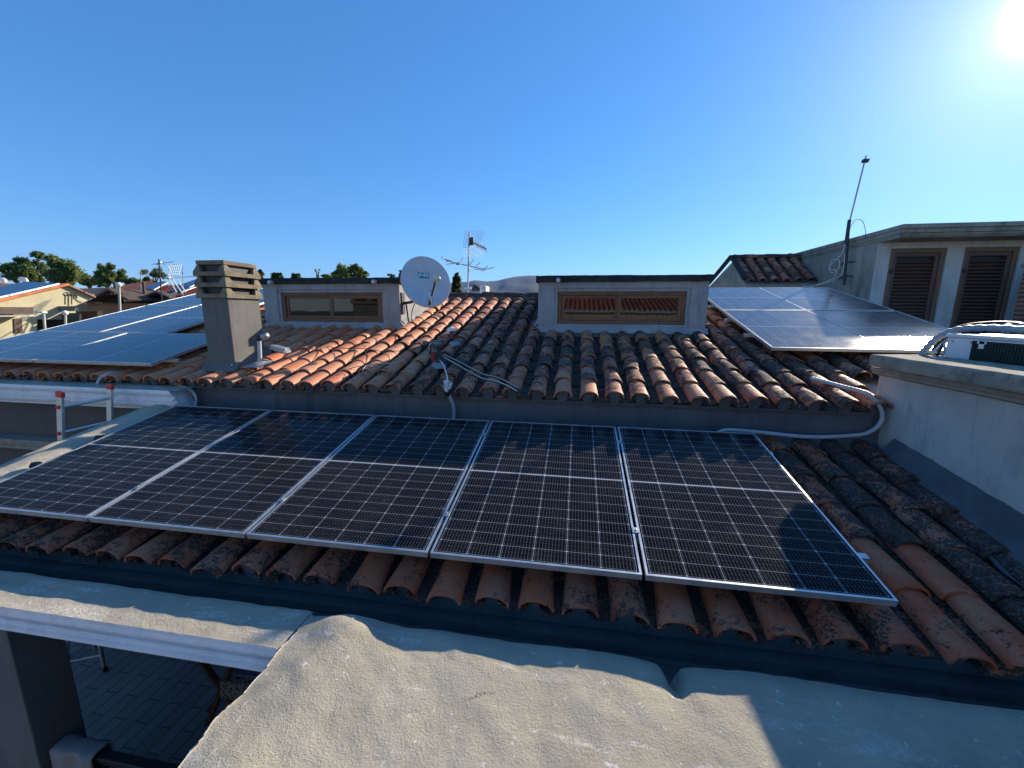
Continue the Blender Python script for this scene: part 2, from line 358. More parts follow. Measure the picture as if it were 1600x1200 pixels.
def floor_mat():
    n = NT('terrace_floor_tiles')
    b = n.t.nodes.new('ShaderNodeTexBrick'); n.lk(n.scl(n.pos, (1, 1, 1)), b.inputs['Vector'])
    rot = n.t.nodes.new('ShaderNodeMapping'); rot.inputs['Rotation'].default_value = (0, 0, R(90)); n.lk(n.pos, rot.inputs[0]); n.lk(rot.outputs[0], b.inputs['Vector'])
    b.inputs['Scale'].default_value = 1.0; b.inputs['Brick Width'].default_value = 0.42; b.inputs['Row Height'].default_value = 0.125
    b.inputs['Mortar Size'].default_value = 0.006; b.inputs['Color1'].default_value = (0.21, 0.19, 0.175, 1); b.inputs['Color2'].default_value = (0.26, 0.235, 0.215, 1)
    b.inputs['Mortar'].default_value = (0.07, 0.065, 0.06, 1)
    c = n.mix(n.m('MULTIPLY', n.ramp(n.noise(4, 5, 0.6), 0.4, 0.7), 0.3), b.outputs['Color'], (0.16, 0.145, 0.13))
    return n.done(c, 0.55, nrm=n.bump(n.m('SUBTRACT', 1.0, b.outputs['Fac']), 0.4, 0.004))
MT['floor'] = floor_mat()

# ------------------------------------------------------------------ barrel tile roofs
def barrel_tiles(name, parent, xs, L, place, expo=0.335, spacing=0.245, skip=None, crust=None, seed=1, hue=None, seg=9, wide=1.0):
    rg = np.random.default_rng(seed)
    V, Fc, SM, T = [], [], [], []
    def arc(cx, s0, s1, a0, a1, h0, h1, n0, n1, sign, skew, th, col, tilt):
        # arch of a tile: lower end at s0, upper at s1; sign +1 cover, -1 channel
        b = len(V); t = np.linspace(0, math.pi, seg+1); ed = rg.normal(0, 0.0014, seg+1)
        if rg.random() < 0.12: q0 = rg.integers(0, seg+1); ed[max(0, q0-1):q0+1] += rg.uniform(0.005, 0.014)
        for (s, a, h, nn, dx) in ((s0, a0, h0, n0, -skew), (s0+(s1-s0)*0.5, (a0+a1)/2, (h0+h1)/2, (n0+n1)/2, 0), (s1, a1, h1, n1, skew)):
            for off in (0.0, th):
                ca = np.cos(t)*(a-off); sa = (np.sin(t)**0.92)*(h-off)
                for i in range(seg+1):
                    V.append(place(cx+dx+ca[i], s+(ed[i] if s == s0 else 0.0), nn+sign*sa[i]+tilt*ca[i])); T.append(col)
        n = seg+1
        for q in range(2):
            o = b+q*2*n; p = b+(q+1)*2*n
            for i in range(seg):
                Fc.append((o+i, o+i+1, p+i+1, p+i)); SM.append(True)
                Fc.append((o+n+i+1, o+n+i, p+n+i, p+n+i+1)); SM.append(True)
        # lower rim with its own vertices, so the edge stays crisp
        b2 = len(V)
        for i in range(2*n): V.append(V[b+i]); T.append(col)
        for i in range(seg): Fc.append((b2+i+1, b2+i, b2+n+i, b2+n+i+1)); SM.append(False)
    for x in xs:
        wob = rg.normal(0, 0.004); nt_ = int(math.ceil(L/expo))
        rowh = rg.random()
        for kind in (1, -1):
            cx0 = x if kind == 1 else x+spacing/2
            for j in range(nt_):
                s0 = j*expo-(0.02 if kind == 1 else 0.0)+rg.normal(0, 0.014); s1 = s0+expo+0.07
                if skip and skip(cx0, s0+0.12): continue
                cx = cx0+wob+rg.normal(0, 0.005); sk = rg.normal(0, 0.0075); tl = rg.normal(0, 0.035); dn = rg.normal(0, 0.0035)
                cr = crust(cx, s0) if crust else 0.5
                hu = np.clip((hue(cx, s0) if hue else 0.45)+rg.normal(0, 0.14), 0, 1)
                cr = float(np.clip(cr+rg.normal(0, 0.05)+(0.42 if kind == -1 else 0), 0, 1.2))
                col = (float(hu), cr, float(rg.random()), 1.0)
                if kind == 1: arc(cx, s0, s1, 0.089*wide, 0.073*wide, 0.070, 0.058, -0.070+dn, -0.081+dn, 1, sk, 0.013, col, tl)
                else: arc(cx, s0, s1, 0.078*wide, 0.088*wide, 0.052, 0.058, -0.068+dn, -0.079+dn, -1, sk, 0.013, col, tl)
    me = bpy.data.meshes.new(name); me.from_pydata([tuple(v) for v in V], [], Fc)
    me.polygons.foreach_set('use_smooth', SM); me.materials.append(MT['tile'])
    ca = me.color_attributes.new('tint', 'FLOAT_COLOR', 'POINT'); ca.data.foreach_set('color', np.array(T, dtype=np.float32).ravel())
    me.update()
    o = bpy.data.objects.new(name, me); COL.objects.link(o)
    if parent is not None: o.parent = parent
    return o
def tint_all(o, col):
    me = o.data; ca = me.color_attributes.new('tint', 'FLOAT_COLOR', 'POINT')
    ca.data.foreach_set('color', np.tile(np.array(col, dtype=np.float32), len(me.vertices)))

# ================================================================== THE HOUSE
house = thing('house', 'nearest house with terracotta barrel tile roof, dark grey wall and two flat topped dormers', 'house', (-3, 3, -5.6))
HP = Vector((-3, 3, -5.6))
def under(o, root):                                     # parent while keeping world coordinates
    o.parent = root; o.matrix_parent_inverse = Matrix.Translation(-Vector(root.location)) if root.type == 'EMPTY' and tuple(root.rotation_euler) == (0, 0, 0) else root.matrix_world.inverted()
    return o
def part(mb, name, mat, root, bevel=0):
    o = mb.build(name, mat, None, bevel); return under(o, root)
def sub(mb, name, mat, par, bevel=0):                    # sub-part: the parent part has no transform of its own
    o = mb.build(name, mat, None, bevel); o.parent = par; return o

# walls
w = MB()
w.box((-9.6, 1.95, -5.6), (1.14, 2.25, 0.487)); w.box((-11.5, 1.96, -5.6), (-9.6, 2.25, 0.3))
w.box((-9.6, 2.25, -5.6), (-9.3, 10.0, 0.4)); w.box((2.7, 2.4, -5.6), (2.95, 10.0, 0.4)); w.box((1.14, 2.12, -5.6), (2.7, 2.4, 0.5))
part(w, 'wall', MT['wall'], house)
RIDGE_Y = 6.0
deck = MB()
def updeck(y, x0, x1, d): return [(x0, y, up_z(y)-d), (x1, y, up_z(y)-d)]
deck.extrude([(-9.7, 2.0, up_z(2.0)-0.150), (1.14, 2.0, up_z(2.0)-0.150), (1.14, 6.05, up_z(6.05)-0.150), (-9.7, 6.05, up_z(6.05)-0.150)], (0, 0, -0.05))
deck.extrude([(1.14, 2.13, up_z(2.13)-0.150), (2.93, 2.13, up_z(2.13)-0.150), (2.93, 6.05, up_z(6.05)-0.150), (1.14, 6.05, up_z(6.05)-0.150)], (0, 0, -0.05))
deck.extrude([(-9.7, 6.08, up_z(6.05)-0.16), (2.93, 6.08, up_z(6.05)-0.16), (2.93, 10.2, up_z(6.05)-1.2), (-9.7, 10.2, up_z(6.05)-1.2)], (0, 0, -0.05))
part(deck, 'roof_deck', MT['mortar'], house)

DR = (-2.08, 0.19, 3.88)          # dormers: left, right, front
DLm = (-6.50, -4.19, 3.93)
CH = (-5.80, -5.45, 2.15, 2.62)   # chimney: x0 x1 y0 y1
def skip_up(x, s):
    y = UY+s*math.cos(TU)
    if x > 1.13 and y < 2.35: return True
    for (a, b, f) in (DR, DLm):
        if a+0.04 < x < b-0.04 and y > f-0.02: return True
    if CH[0]-0.02 < x < CH[1]+0.02 and CH[2]-0.1 < y < CH[3]: return True
    return False
def crust_up(x, s):
    if x < -4.2: base = 0.30
    elif x < -2.9: base = 0.30+(x+4.2)/1.3*0.43
    else: base = 0.70
    if s < 0.30 and x > -3: base -= 0.15
    return base+0.18*mnoise.noise(Vector((x*1.1, s*1.3, 3.0)))
def hue_up(x, s): return (0.62 if x < -3.2 else 0.42)+0.25*mnoise.noise(Vector((x*0.7, s*0.9, 9.0)))
xs = [-1.641+0.245*k for k in range(-33, 19)]
tr = barrel_tiles('roof_tiles', None, xs, 4.26, up_pt, skip=skip_up, crust=crust_up, hue=hue_up, seed=3)
under(tr, house)
tr['label'] = 'terracotta barrel tiles, orange on the left and black with lichen on the right'
# mortar plugs in the mouths of the eave tiles, and the ridge
pl = MB()
for x in xs:
    if x > 1.1: continue
    n = 8
    a = [up_pt(x+0.062*math.cos(math.pi*i/n), 0.012+random.uniform(0, 0.012), -0.074+0.047*math.sin(math.pi*i/n)) for i in range(n+1)]
    a += [up_pt(x-0.035, 0.02, -0.15), up_pt(x+0.035, 0.02, -0.15)]
    pl.extrude([v for v in a], up_pt(x, 0.2)-up_pt(x, 0.0))
a, b, c_, d_ = up_pt(-9.6, 0.03, -0.165), up_pt(1.1, 0.03, -0.165), up_pt(1.1, 0.03, -0.138), up_pt(-9.6, 0.03, -0.138)
pl.extrude([a, b, c_, d_], up_pt(0, 0.1)-up_pt(0, 0.0))
part(pl, 'eave_mortar', MT['wall'], house)
rd = MB(); rt = []
for i in range(28):
    x0 = -9.7+i*0.45; zc = up_z(RIDGE_Y)+0.02
    for q, (xx, rr) in enumerate(((x0, 0.115), (x0+0.52, 0.095))): pass
    zz = zc+random.uniform(-0.008, 0.008)
    if DLm[0]-0.3 < x0 < DLm[1]-0.2 or DR[0]-0.3 < x0 < DR[1]-0.2: pass
    vs = []; n = 8
    for (xx, rr, dz) in ((x0, 0.12, 0.012), (x0+0.5, 0.10, 0.0)):
        for k in range(n+1):
            t = math.pi*k/n; vs.append((xx, RIDGE_Y+0.09+rr*math.cos(t), zz-0.05+dz+rr*0.8*math.sin(t)))
    rd.add(vs, [(k, k+1, n+1+k+1, n+1+k) for k in range(n)], True); rd.add(vs[:n+1], [tuple(range(n+1))], False)
ro = part(rd, 'ridge_tiles', MT['tile'], house); tint_all(ro, (0.25, 0.95, 0.5, 1))
rm = MB(); rm.sheet(lambda u, v: (-9.7+u*12.6, RIDGE_Y-0.03+0.02*v, up_z(RIDGE_Y)-0.14+v*0.13+0.012*math.sin(u*260)), 300, 3)
part(rm, 'ridge_mortar', MT['cowl'], house)

# dormers
def dormer(bounds, lab, zt, win, spouts):
    x0, x1, yf = bounds; zb = up_z(yf)-0.25; zw = zt-0.085; yb = 6.3
    wx0, wx1, wz0, wz1 = win
    d = MB()
    d.box((x0, yf, zb), (wx0-0.055, yf+0.22, zw)); d.box((wx1+0.055, yf, zb), (x1, yf+0.22, zw))
    d.box((wx0-0.055, yf, zb), (wx1+0.055, yf+0.22, wz0-0.03)); d.box((wx0-0.055, yf, wz1+0.05), (wx1+0.055, yf+0.22, zw))
    d.box((x0, yf+0.22, zb), (x0+0.2, yb, zw)); d.box((x1-0.2, yf+0.22, zb), (x1, yb, zw))
    d.box((x0+0.2, yb-0.2, zb), (x1-0.2, yb, zw))
    o = part(d, 'dormer', MT['dormer'], house); o['label'] = lab
    rv = MB()                                           # plaster reveal set back round the window
    rv.box((wx0-0.055, yf+0.018, wz1+0.004), (wx1+0.055, yf+0.12, wz1+0.05)); rv.box((wx0-0.055, yf+0.018, wz0-0.03), (wx0-0.006, yf+0.12, wz1+0.004))
    rv.box((wx1+0.006, yf+0.018, wz0-0.03), (wx1+0.055, yf+0.12, wz1+0.004)); rv.box((wx0-0.006, yf+0.018, wz0-0.03), (wx1+0.006, yf+0.12, wz0-0.004))
    sub(rv, 'window_reveal', MT['dormer'], o)
    cap = MB(); cap.sheet(lambda u, v: (0, 0, 0), 1, 1) if False else None
    nx = 40
    top = [(x0-0.035+(x1-x0+0.07)*i/nx, zt+0.006*mnoise.noise(Vector((i*0.5, x0, 0)))-(0.004 if i > 22 else 0)) for i in range(nx+1)]
    bot = [(x, zt-0.088+0.007*mnoise.noise(Vector((i*0.37, x0, 5)))) for i, (x, z) in enumerate(top)]
    vs = [(x, yf-0.04, z) for x, z in bot]+[(x, yf-0.04, z) for x, z in top]+[(x, yb+0.05, z) for x, z in top]+[(x, yb+0.05, z) for x, z in bot]
    k = nx+1; fs = []
    for i in range(nx):
        fs += [(i, i+1, k+i+1, k+i), (k+i, k+i+1, 2*k+i+1, 2*k+i), (3*k+i+1, 3*k+i, 2*k+i, 2*k+i+1), (i+1, i, 3*k+i, 3*k+i+1)]
    fs += [(0, k, 2*k, 3*k), (nx, 3*k+nx, 2*k+nx, k+nx)]
    cap.add(vs, fs); sub(cap, 'roof_slab', MT['bitumen'], o)
    f = MB(); y0, y1 = yf+0.04, yf+0.11; t = 0.042
    f.box((wx0, y0, wz1-t), (wx1, y1, wz1)); f.box((wx0, y0, wz0), (wx1, y1, wz0+t)); f.box((wx0, y0, wz0+t), (wx0+t, y1, wz1-t)); f.box((wx1-t, y0, wz0+t), (wx1, y1, wz1-t))
    sub(f, 'window_frame', MT['wood_h'], o, 0.004)
    xm = (wx0+wx1)/2
    for (a, b, yy) in ((wx0+t+0.002, xm-0.012, y0+0.028), (xm-0.030, wx1-t-0.002, y0+0.006)):
        sfr = MB(); q = 0.046
        sfr.box((a, yy, wz1-t-q), (b, yy+0.03, wz1-t-0.002)); sfr.box((a, yy, wz0+t+0.002), (b, yy+0.03, wz0+t+q))
        sfr.box((a, yy, wz0+t+q), (a+q, yy+0.03, wz1-t-q)); sfr.box((b-q, yy, wz0+t+q), (b, yy+0.03, wz1-t-q))
        sub(sfr, 'window_sash', MT['wood_h'], o, 0.003)
        g = MB(); g.box((a+q-0.004, yy+0.012, wz0+t+q-0.004), (b-q+0.004, yy+0.018, wz1-t-q+0.004)); sub(g, 'window_pane', MT['glass'], o)
    for sx in spouts:
        p = MB(); p.tube([(sx, yf+0.1, zt-0.06), (sx, yf-0.11, zt-0.068)], 0.03, 12); sub(p, 'drain_spout', MT['greypl'], o)
    sk = MB()                                           # cement fillet sealing the foot of the dormer
    def fil(u, v):
        x = x0-0.03+(x1-x0+0.06)*u; bump = 0.012*mnoise.noise(Vector((x*9, x0, 1)))
        return (x, yf-0.055*(1-v)+0.004*v, up_z(yf)-0.072+0.085*v+bump)
    sk.sheet(fil, 70, 3); sub(sk, 'cement_fillet', MT['dormer'], o)
    for xs_, sg in ((x0, -1), (x1, 1)):
        sl = MB()
        def sfil(u, v):
            y = yf-0.03+(5.98-yf)*u; b2 = 0.02*mnoise.noise(Vector((y*5, xs_, 1)))
            return (xs_+sg*(0.085*(1-v)+b2*(1-v)+0.003*v), y, up_z(y)-0.05+0.11*v+b2*0.5)
        sl.sheet(sfil, 50, 3); sub(sl, 'cement_flashing', MT['mortar'], o)
    return o
dormer(DR, 'right dormer with pale grey front, brown sliding window and dark flat top', 1.82, (-1.80, -0.085, 1.160, 1.600), (-1.80,))
dormer(DLm, 'left dormer with pale grey front, brown sliding window and two drain spouts, behind the satellite dish', 1.82, (-6.20, -4.485, 1.155, 1.595), (-6.29, -4.55))

# chimney with three-storey concrete cowl
c = MB(); zc = up_z(CH[2])
c.box((CH[0], CH[2], 0.35), (CH[1], CH[3], 1.455))
co = part(c, 'chimney', MT['chim'], house, 0.008); co['label'] = 'square grey rendered chimney with a tiered concrete cowl'
for i in range(3):
    z0 = 1.455+i*0.122; e = 0.03; q = MB()
    ax0, ax1, ay0, ay1 = CH[0]-e, CH[1]+e, CH[2]-e, CH[3]+e; h = 0.052; g = 0.068
    bot = [(ax0, ay0), (ax1, ay0), (ax1, ay1), (ax0, ay1)]
    ins = 0.038
    topq = [(ax0+ins, ay0+ins), (ax1-ins, ay0+ins), (ax1-ins, ay1-ins), (ax0+ins, ay1-ins)]
    vs = [(x, y, z0) for x, y in bot]+[(x, y, z0+0.045) for x, y in bot]+[(x, y, z0+0.052) for x, y in topq]
    q.add(vs, [(3, 2, 1, 0), (0, 1, 5, 4), (1, 2, 6, 5), (2, 3, 7, 6), (3, 0, 4, 7), (4, 5, 9, 8), (5, 6, 10, 9), (6, 7, 11, 10), (7, 4, 8, 11), (8, 9, 10, 11)])
    # raised cheeks at the four corners, slanting in, with the smoke slots between them
    for (cx, cy, sx, sy) in ((ax0, ay0, 1, 1), (ax1, ay0, -1, 1), (ax1, ay1, -1, -1), (ax0, ay1, 1, -1)):
        a, b = 0.075, 0.095
        base = [(cx, cy), (cx+sx*a*1.25, cy), (cx+sx*a*1.25, cy+sy*0.05), (cx+sx*0.05, cy+sy*0.05), (cx+sx*0.05, cy+sy*b*1.25), (cx, cy+sy*b*1.25)]
        tp = [(cx+sx*0.03, cy+sy*0.03), (cx+sx*a*0.8, cy+sy*0.03), (cx+sx*a*0.8, cy+sy*0.07), (cx+sx*0.07, cy+sy*0.07), (cx+sx*0.07, cy+sy*b*0.8), (cx+sx*0.03, cy+sy*b*0.8)]
        vv = [(x, y, z0+0.046) for x, y in base]+[(x, y, z0+0.123) for x, y in tp]
        q.add(vv, [tuple(range(6)), tuple(range(6, 12))]+[(j, (j+1) % 6, (j+1) % 6+6, j+6) for j in range(6)])
    sub(q, 'cowl_tier', MT['cowl'], co, 0.004)
q = MB(); q.box((CH[0]-0.005, CH[2]-0.005, 1.824), (CH[1]+0.005, CH[3]+0.005, 1.872)); sub(q, 'cowl_lid', MT['cowl'], co, 0.008)
q = MB(); q.box((CH[0]+0.035, CH[2]+0.035, 1.46), (CH[1]-0.035, CH[3]-0.035, 1.82)); sub(q, 'flue', MT['black'], co)
q = MB(); q.sheet(lambda u, v: (CH[0]-0.04+u*0.46, CH[2]-0.09*(1-v)-0.005+0.012*v, up_z(CH[2])-0.05+0.10*v+0.006*mnoise.noise(Vector((u*6, v, 3)))), 20, 4)
q.sheet(lambda u, v: (CH[1]+0.07*(1-v), CH[2]-0.06+u*0.6, up_z(CH[2]-0.06+u*0.6)-0.05+0.09*v+0.006*mnoise.noise(Vector((u*7, v, 9)))), 20, 4)
sub(q, 'cement_fillet', MT['chim'], co)

# left eave cornice of the house, over the courtyard
def profile_run(mb, prof, x0, x1, nseg=1, jag=0.0):      # prof (y, z) swept along x, capped
    n = len(prof); vs = []
    for i in range(nseg+1):
        x = x0+(x1-x0)*i/nseg
        for (y, z) in prof:
            vs.append((x+(random.uniform(-jag, jag) if i == nseg else 0), y, z))
    fs = [(i*n+k, i*n+(k+1) % n, (i+1)*n+(k+1) % n, (i+1)*n+k) for i in range(nseg) for k in range(n)]
    fs += [tuple(range(n))[::-1], tuple(range(nseg*n, nseg*n+n))]
    mb.add(vs, fs)
def roundish(y0, z0, y1, z1, bulge, n=4):
    out = []
    for i in range(n+1):
        t = i/n; nx, nz = (z1-z0), -(y1-y0)
        out.append((y0+(y1-y0)*t-bulge*math.sin(math.pi*t)*abs(nx)/max(1e-6, math.hypot(nx, nz)), z0+(z1-z0)*t))
    return out
cr = MB()
pr_ = [(1.95, 0.455), (1.70, 0.455)]+roundish(1.70, 0.45, 1.72, 0.385, 0.02)+[(1.725, 0.378), (1.71, 0.374), (1.71, 0.335), (1.728, 0.330), (1.728, 0.318), (1.715, 0.314)]+roundish(1.715, 0.312, 1.75, 0.245, 0.012)+[(1.78, 0.238), (1.78, 0.215), (1.95, 0.215)]
profile_run(cr, pr_, -11.5, -5.86, 1, 0.05)
oo = part(cr, 'eave_cornice', MT['white'], house); oo['label'] = 'white moulded cornice under the left eave with a broken end'
ct = MB(); ct.sheet(lambda u, v: (-11.5+5.72*u+0.05*v, 1.705+0.245*v+0.010*mnoise.noise(Vector((u*60, v, 0))), 0.458+0.012*v+0.006*mnoise.noise(Vector((u*40, v*3, 4)))), 120, 4)
part(ct, 'cornice_cement', MT['slab'], house)
lc = MB(); profile_run(lc, [(1.95, -0.26), (1.78, -0.26), (1.78, -0.30), (1.80, -0.31), (1.80, -0.34), (1.83, -0.36), (1.83, -0.40), (1.95, -0.40)], -11.5, -7.15)
part(lc, 'lower_moulding', MT['oldwall'], house)
bw = MB(); bw.box((-11.5, 1.935, -2.5), (-6.0, 1.949, 0.21)); part(bw, 'courtyard_wall', MT['brownwall'], house)

# ================================================================== THE PORCH WING (lower roof, slab, pillar)
porch = thing('porch', 'low tiled porch wing under the five front solar panels, edged by a cement slab', 'porch', (-2, -0.3, -2.5))
LOFF = -0.13
def low_tile(x, s, n=0.0): return low_pt(x, s-0.10, n+LOFF)
xl = [-1.4575+0.2445*k for k in range(-19, 13)]
def crust_low(x, s):
    b = 0.69+0.10*mnoise.noise(Vector((x*1.3, s*0.9, 7.0)))
    b += 0.12
    if s < 0.35 and -2.9 < x < 0.6: b -= 0.37
    if s < 0.35 and x <= -2.9: b -= 0.14
    return b
def skip_low(x, s): return x > 1.16 or (x > 0.55+(1.9-s)*0.0 and x > 1.02 and s > 0.0 and x > 1.18)
tl_ = barrel_tiles('roof_tiles', None, xl, 2.08, low_tile, expo=0.36, skip=skip_low, crust=crust_low, hue=lambda x, s: 0.14, seed=8, wide=1.08)
under(tl_, porch); tl_['label'] = 'dark lichened barrel tiles beneath and beside the five solar panels'
pm = MB()
for x in xl:
    a = [low_tile(x+0.066*math.cos(math.pi*i/8), 0.03+random.uniform(0, 0.01), -0.074+0.047*math.sin(math.pi*i/8)) for i in range(9)]
    a += [low_tile(x-0.035, 0.035, -0.15), low_tile(x+0.035, 0.035, -0.15)]
    pm.extrude(a, low_tile(x, 0.2)-low_tile(x, 0))
a, b, c_, d_ = low_tile(-6.0, 0.04, -0.165), low_tile(1.1, 0.04, -0.165), low_tile(1.1, 0.04, -0.138), low_tile(-6.0, 0.04, -0.138)
pm.extrude([a, b, c_, d_], low_tile(0, 0.1)-low_tile(0, 0))
part(pm, 'eave_mortar', MT['flash'], porch)
dk = MB(); a, b = low_pt(0, -0.05, LOFF-0.15), low_pt(0, 1.99, LOFF-0.15)
dk.extrude([(-6.1, a.y, a.z), (1.25, a.y, a.z), (1.25, b.y, b.z), (-6.1, b.y, b.z)], (0, 0, -0.06)); part(dk, 'roof_deck', MT['flash'], porch)
gt = MB(); gt.box((-6.6, -0.30, -0.50), (3.2, -0.06, -0.42)); gt.box((-6.6, -0.06, -0.52), (3.2, 0.02, -0.36)); part(gt, 'gutter', MT['flash'], porch)
# waterproofed fillet between the last tile row and the neighbour's parapet
fl = MB()
def fillet(u, v):
    s = 2.0*u-0.12; p = low_tile(0, s); wd = 0.17+0.10*(1-u); x = 1.142-wd*(1-v)+(0.02*mnoise.noise(Vector((s*4, v, 2)))+0.04*(u-0.5))*(1-v)
    return (x, p.y, p.z-0.075+(0.17+0.09*(1-u))*v**1.25+0.01*mnoise.noise(Vector((s*9, v*4, 5))))
fl.sheet(fillet, 60, 10); part(fl, 'parapet_flashing', MT['flash'], porch)
wf = MB(); wf.sheet(lambda u, v: (-6.0+7.12*u, 1.87+0.08*v+0.006*mnoise.noise(Vector((u*50, v, 3))), 0.135+0.09*v**1.4+0.008*mnoise.noise(Vector((u*70, v*2, 1)))), 160, 5); part(wf, 'wall_flashing', MT['flash'], porch)
# verge: cement cap on the left edge
vg = MB()
def verge(u, v):
    s = -0.25+2.1*u; t = v
    x = -5.86-0.42*t; n = -0.075+0.05*math.sin(math.pi*min(1, t*1.25))+0.012*mnoise.noise(Vector((s*5, t*5, 0)))
    p = low_pt(x, s, n+(0 if t < 0.999 else -0.0)); return p
vg.sheet(verge, 80, 14)
vg.sheet(lambda u, v: low_pt(-6.28, -0.25+2.1*u, verge(u, 1.0).z*0-0.075-0.35*v), 40, 2, False)
vo = part(vg, 'verge_cap', MT['slab'], porch); vo['label'] = 'sloping cement cap along the left edge of the low roof'
for s, x in ((0.52, -5.83), (0.98, -5.82)):
    p = low_pt(x, s, -0.03); rb = MB()
    rb.lathe([(0.001, 0.04), (0.03, 0.032), (0.045, 0.0), (0.04, -0.03)], 8, Matrix.Translation(p) @ Matrix.Diagonal((1.3, 0.8, 0.8, 1)))
    part(rb, 'edge_hook', MT['bitumen'], porch)

# cement slab in the foreground: one height field, its left edge chipped white
ZS = -0.222
def slab_h(x, y):
    d = x+2.83                                          # distance from the left edge
    h = 0.022*math.exp(-((d-0.27-0.05*(y+0.4))/0.15)**2)-0.006*max(0, 1-d/0.10)
    h += 0.030*math.exp(-(((x+2.66)/0.12)**2+((y+0.34)/0.09)**2))
    q1, q2 = x*0.80-y*0.60, x*0.60+y*0.80              # trowel waves running down to the left
    h += 0.014*mnoise.noise(Vector((q1*1.5, q2*4.2, 0.4)))+0.007*mnoise.noise(Vector((q1*4, q2*9, 2.0)))+0.0035*mnoise.noise(Vector((x*17, y*17, 5.0)))
    rx = -2.52+0.62*(y+0.36); h += 0.016*math.exp(-((x-rx)/0.055)**2)*max(0, min(1, (-y-0.30)/0.1))*max(0, min(1, (y+1.3)/0.5))
    e = y+0.255                                         # back edge rolls over
    if e > -0.10: h -= 0.030*((e+0.10)/0.10)**2
    g = math.exp(-((x+1.055)/0.030)**2)                  # notch where the gutter drains
    h -= 0.10*g*max(0.0, min(1.0, (y+0.46)/0.16))
    h -= 0.012*math.exp(-((x+1.055)/0.09)**2)*max(0.0, min(1.0, (y+0.75)/0.4))
    return ZS+h
def back_edge(x): return -0.255+0.012*mnoise.noise(Vector((x*2.0, 0, 1)))+0.006*mnoise.noise(Vector((x*9, 0, 1)))-0.06*math.exp(-((x+2.69)/0.10)**2)
sl = MB()
def slab_top(u, v):
    x = -2.83+(u**1.15)*6.6; yb = back_edge(x); y = yb-(v**1.4)*3.2
    xx = x+(0.010*mnoise.noise(Vector((y*9, 3, 0)))+0.006*mnoise.noise(Vector((y*30, 3, 0))) if u == 0 else 0)
    return (xx, y, slab_h(x, y))
sl.sheet(slab_top, 300, 150)
sl.sheet(lambda u, v: (lambda p: (p[0], p[1]+0.02*v, p[2]-0.25*v))(slab_top(u, 0)), 300, 3)
sl.sheet(lambda u, v: (lambda p: (p[0], p[1], p[2]-0.25*v))(slab_top(0, u)), 150, 2)
so = part(sl, 'slab', MT['slab'], porch); so['label'] = 'rough sandy cement slab in the foreground, half in sun'
chp = MB()
def chip(u, v):
    y = -0.40-2.9*u; p = slab_top(0, 0); z = slab_h(-2.83, y)
    wv = 0.007+0.014*abs(mnoise.noise(Vector((y*40, 0, 0))))
    x = -2.83+0.010*mnoise.noise(Vector((y*9, 3, 0)))
    return (x+(wv if v > 0.5 else -0.004), y, z+0.007-(0.0 if v > 0.5 else 0.03))
chp.sheet(chip, 260, 1); part(chp, 'chipped_edge', MT['white'], porch)
# left strip of the slab with the moulded cornice below it
st = MB()
def strip(u, v):
    x = -9.0+6.16*u; yb = back_edge(x)+0.02; y = yb-v*(yb+0.507+0.004*mnoise.noise(Vector((x*14, 0, 0))))
    h = 0.008*mnoise.noise(Vector((x*3, y*4, 1)))+0.004*mnoise.noise(Vector((x*11, y*11, 1)))-0.03*max(0, 1-v/0.2)**2
    return (x, y, ZS-0.004+h)
st.sheet(strip, 260, 20); st.sheet(lambda u, v: (lambda p: (p[0], p[1]+0.02*v, p[2]-0.2*v))(strip(u, 0)), 100, 2)
part(st, 'slab_strip', MT['slab'], porch)
cf = MB()
prf = [(-0.26, -0.240), (-0.503, -0.240), (-0.503, -0.244)]+roundish(-0.500, -0.246, -0.492, -0.298, 0.012, 6)+[(-0.482, -0.301), (-0.482, -0.307), (-0.497, -0.310), (-0.497, -0.318), (-0.486, -0.321)]+roundish(-0.486, -0.323, -0.490, -0.350, 0.008)+[(-0.500, -0.353), (-0.500, -0.375), (-0.26, -0.375)]
profile_run(cf, prf, -9.0, -2.845)
cfo = part(cf, 'cornice', MT['white'], porch); cfo['label'] = 'lavender white moulded cornice along the porch edge'
ce = MB()
ce.sheet(lambda u, v: (-9.0+6.15*u, -0.507-0.002-0.004*abs(mnoise.noise(Vector((u*300, 1, 0)))), ZS+0.003-(0.020+0.012*abs(mnoise.noise(Vector((u*260, 4, 0)))))*v), 400, 1)
part(ce, 'chipped_edge', MT['white'], porch)
bm_ = MB(); bm_.box((-9.0, -0.42, -0.405), (-2.9, -0.24, -0.372)); part(bm_, 'beam', MT['brownwall'], porch)
pi = MB(); pi.box((-5.9, -0.462, -2.5), (-4.57, -0.235, -0.405)); part(pi, 'pillar', MT['chim'], porch, 0.006)
sw = MB(); sw.box((-2.62, -3.4, -2.5), (3.4, -0.40, -0.46)); part(sw, 'wall_below', MT['brownwall'], porch)
hd = MB(); hd.box((-6.0, 1.6, -2.5), (-2.0, 1.93, 0.05)); part(hd, 'back_wall', MT['brownwall'], porch)
fl2 = MB(); fl2.box((-11.5, -6.5, -2.62), (-2.62, 1.93, -2.5)); fo = fl2.build('terrace_floor', MT['floor']); fo['kind'] = 'structure'

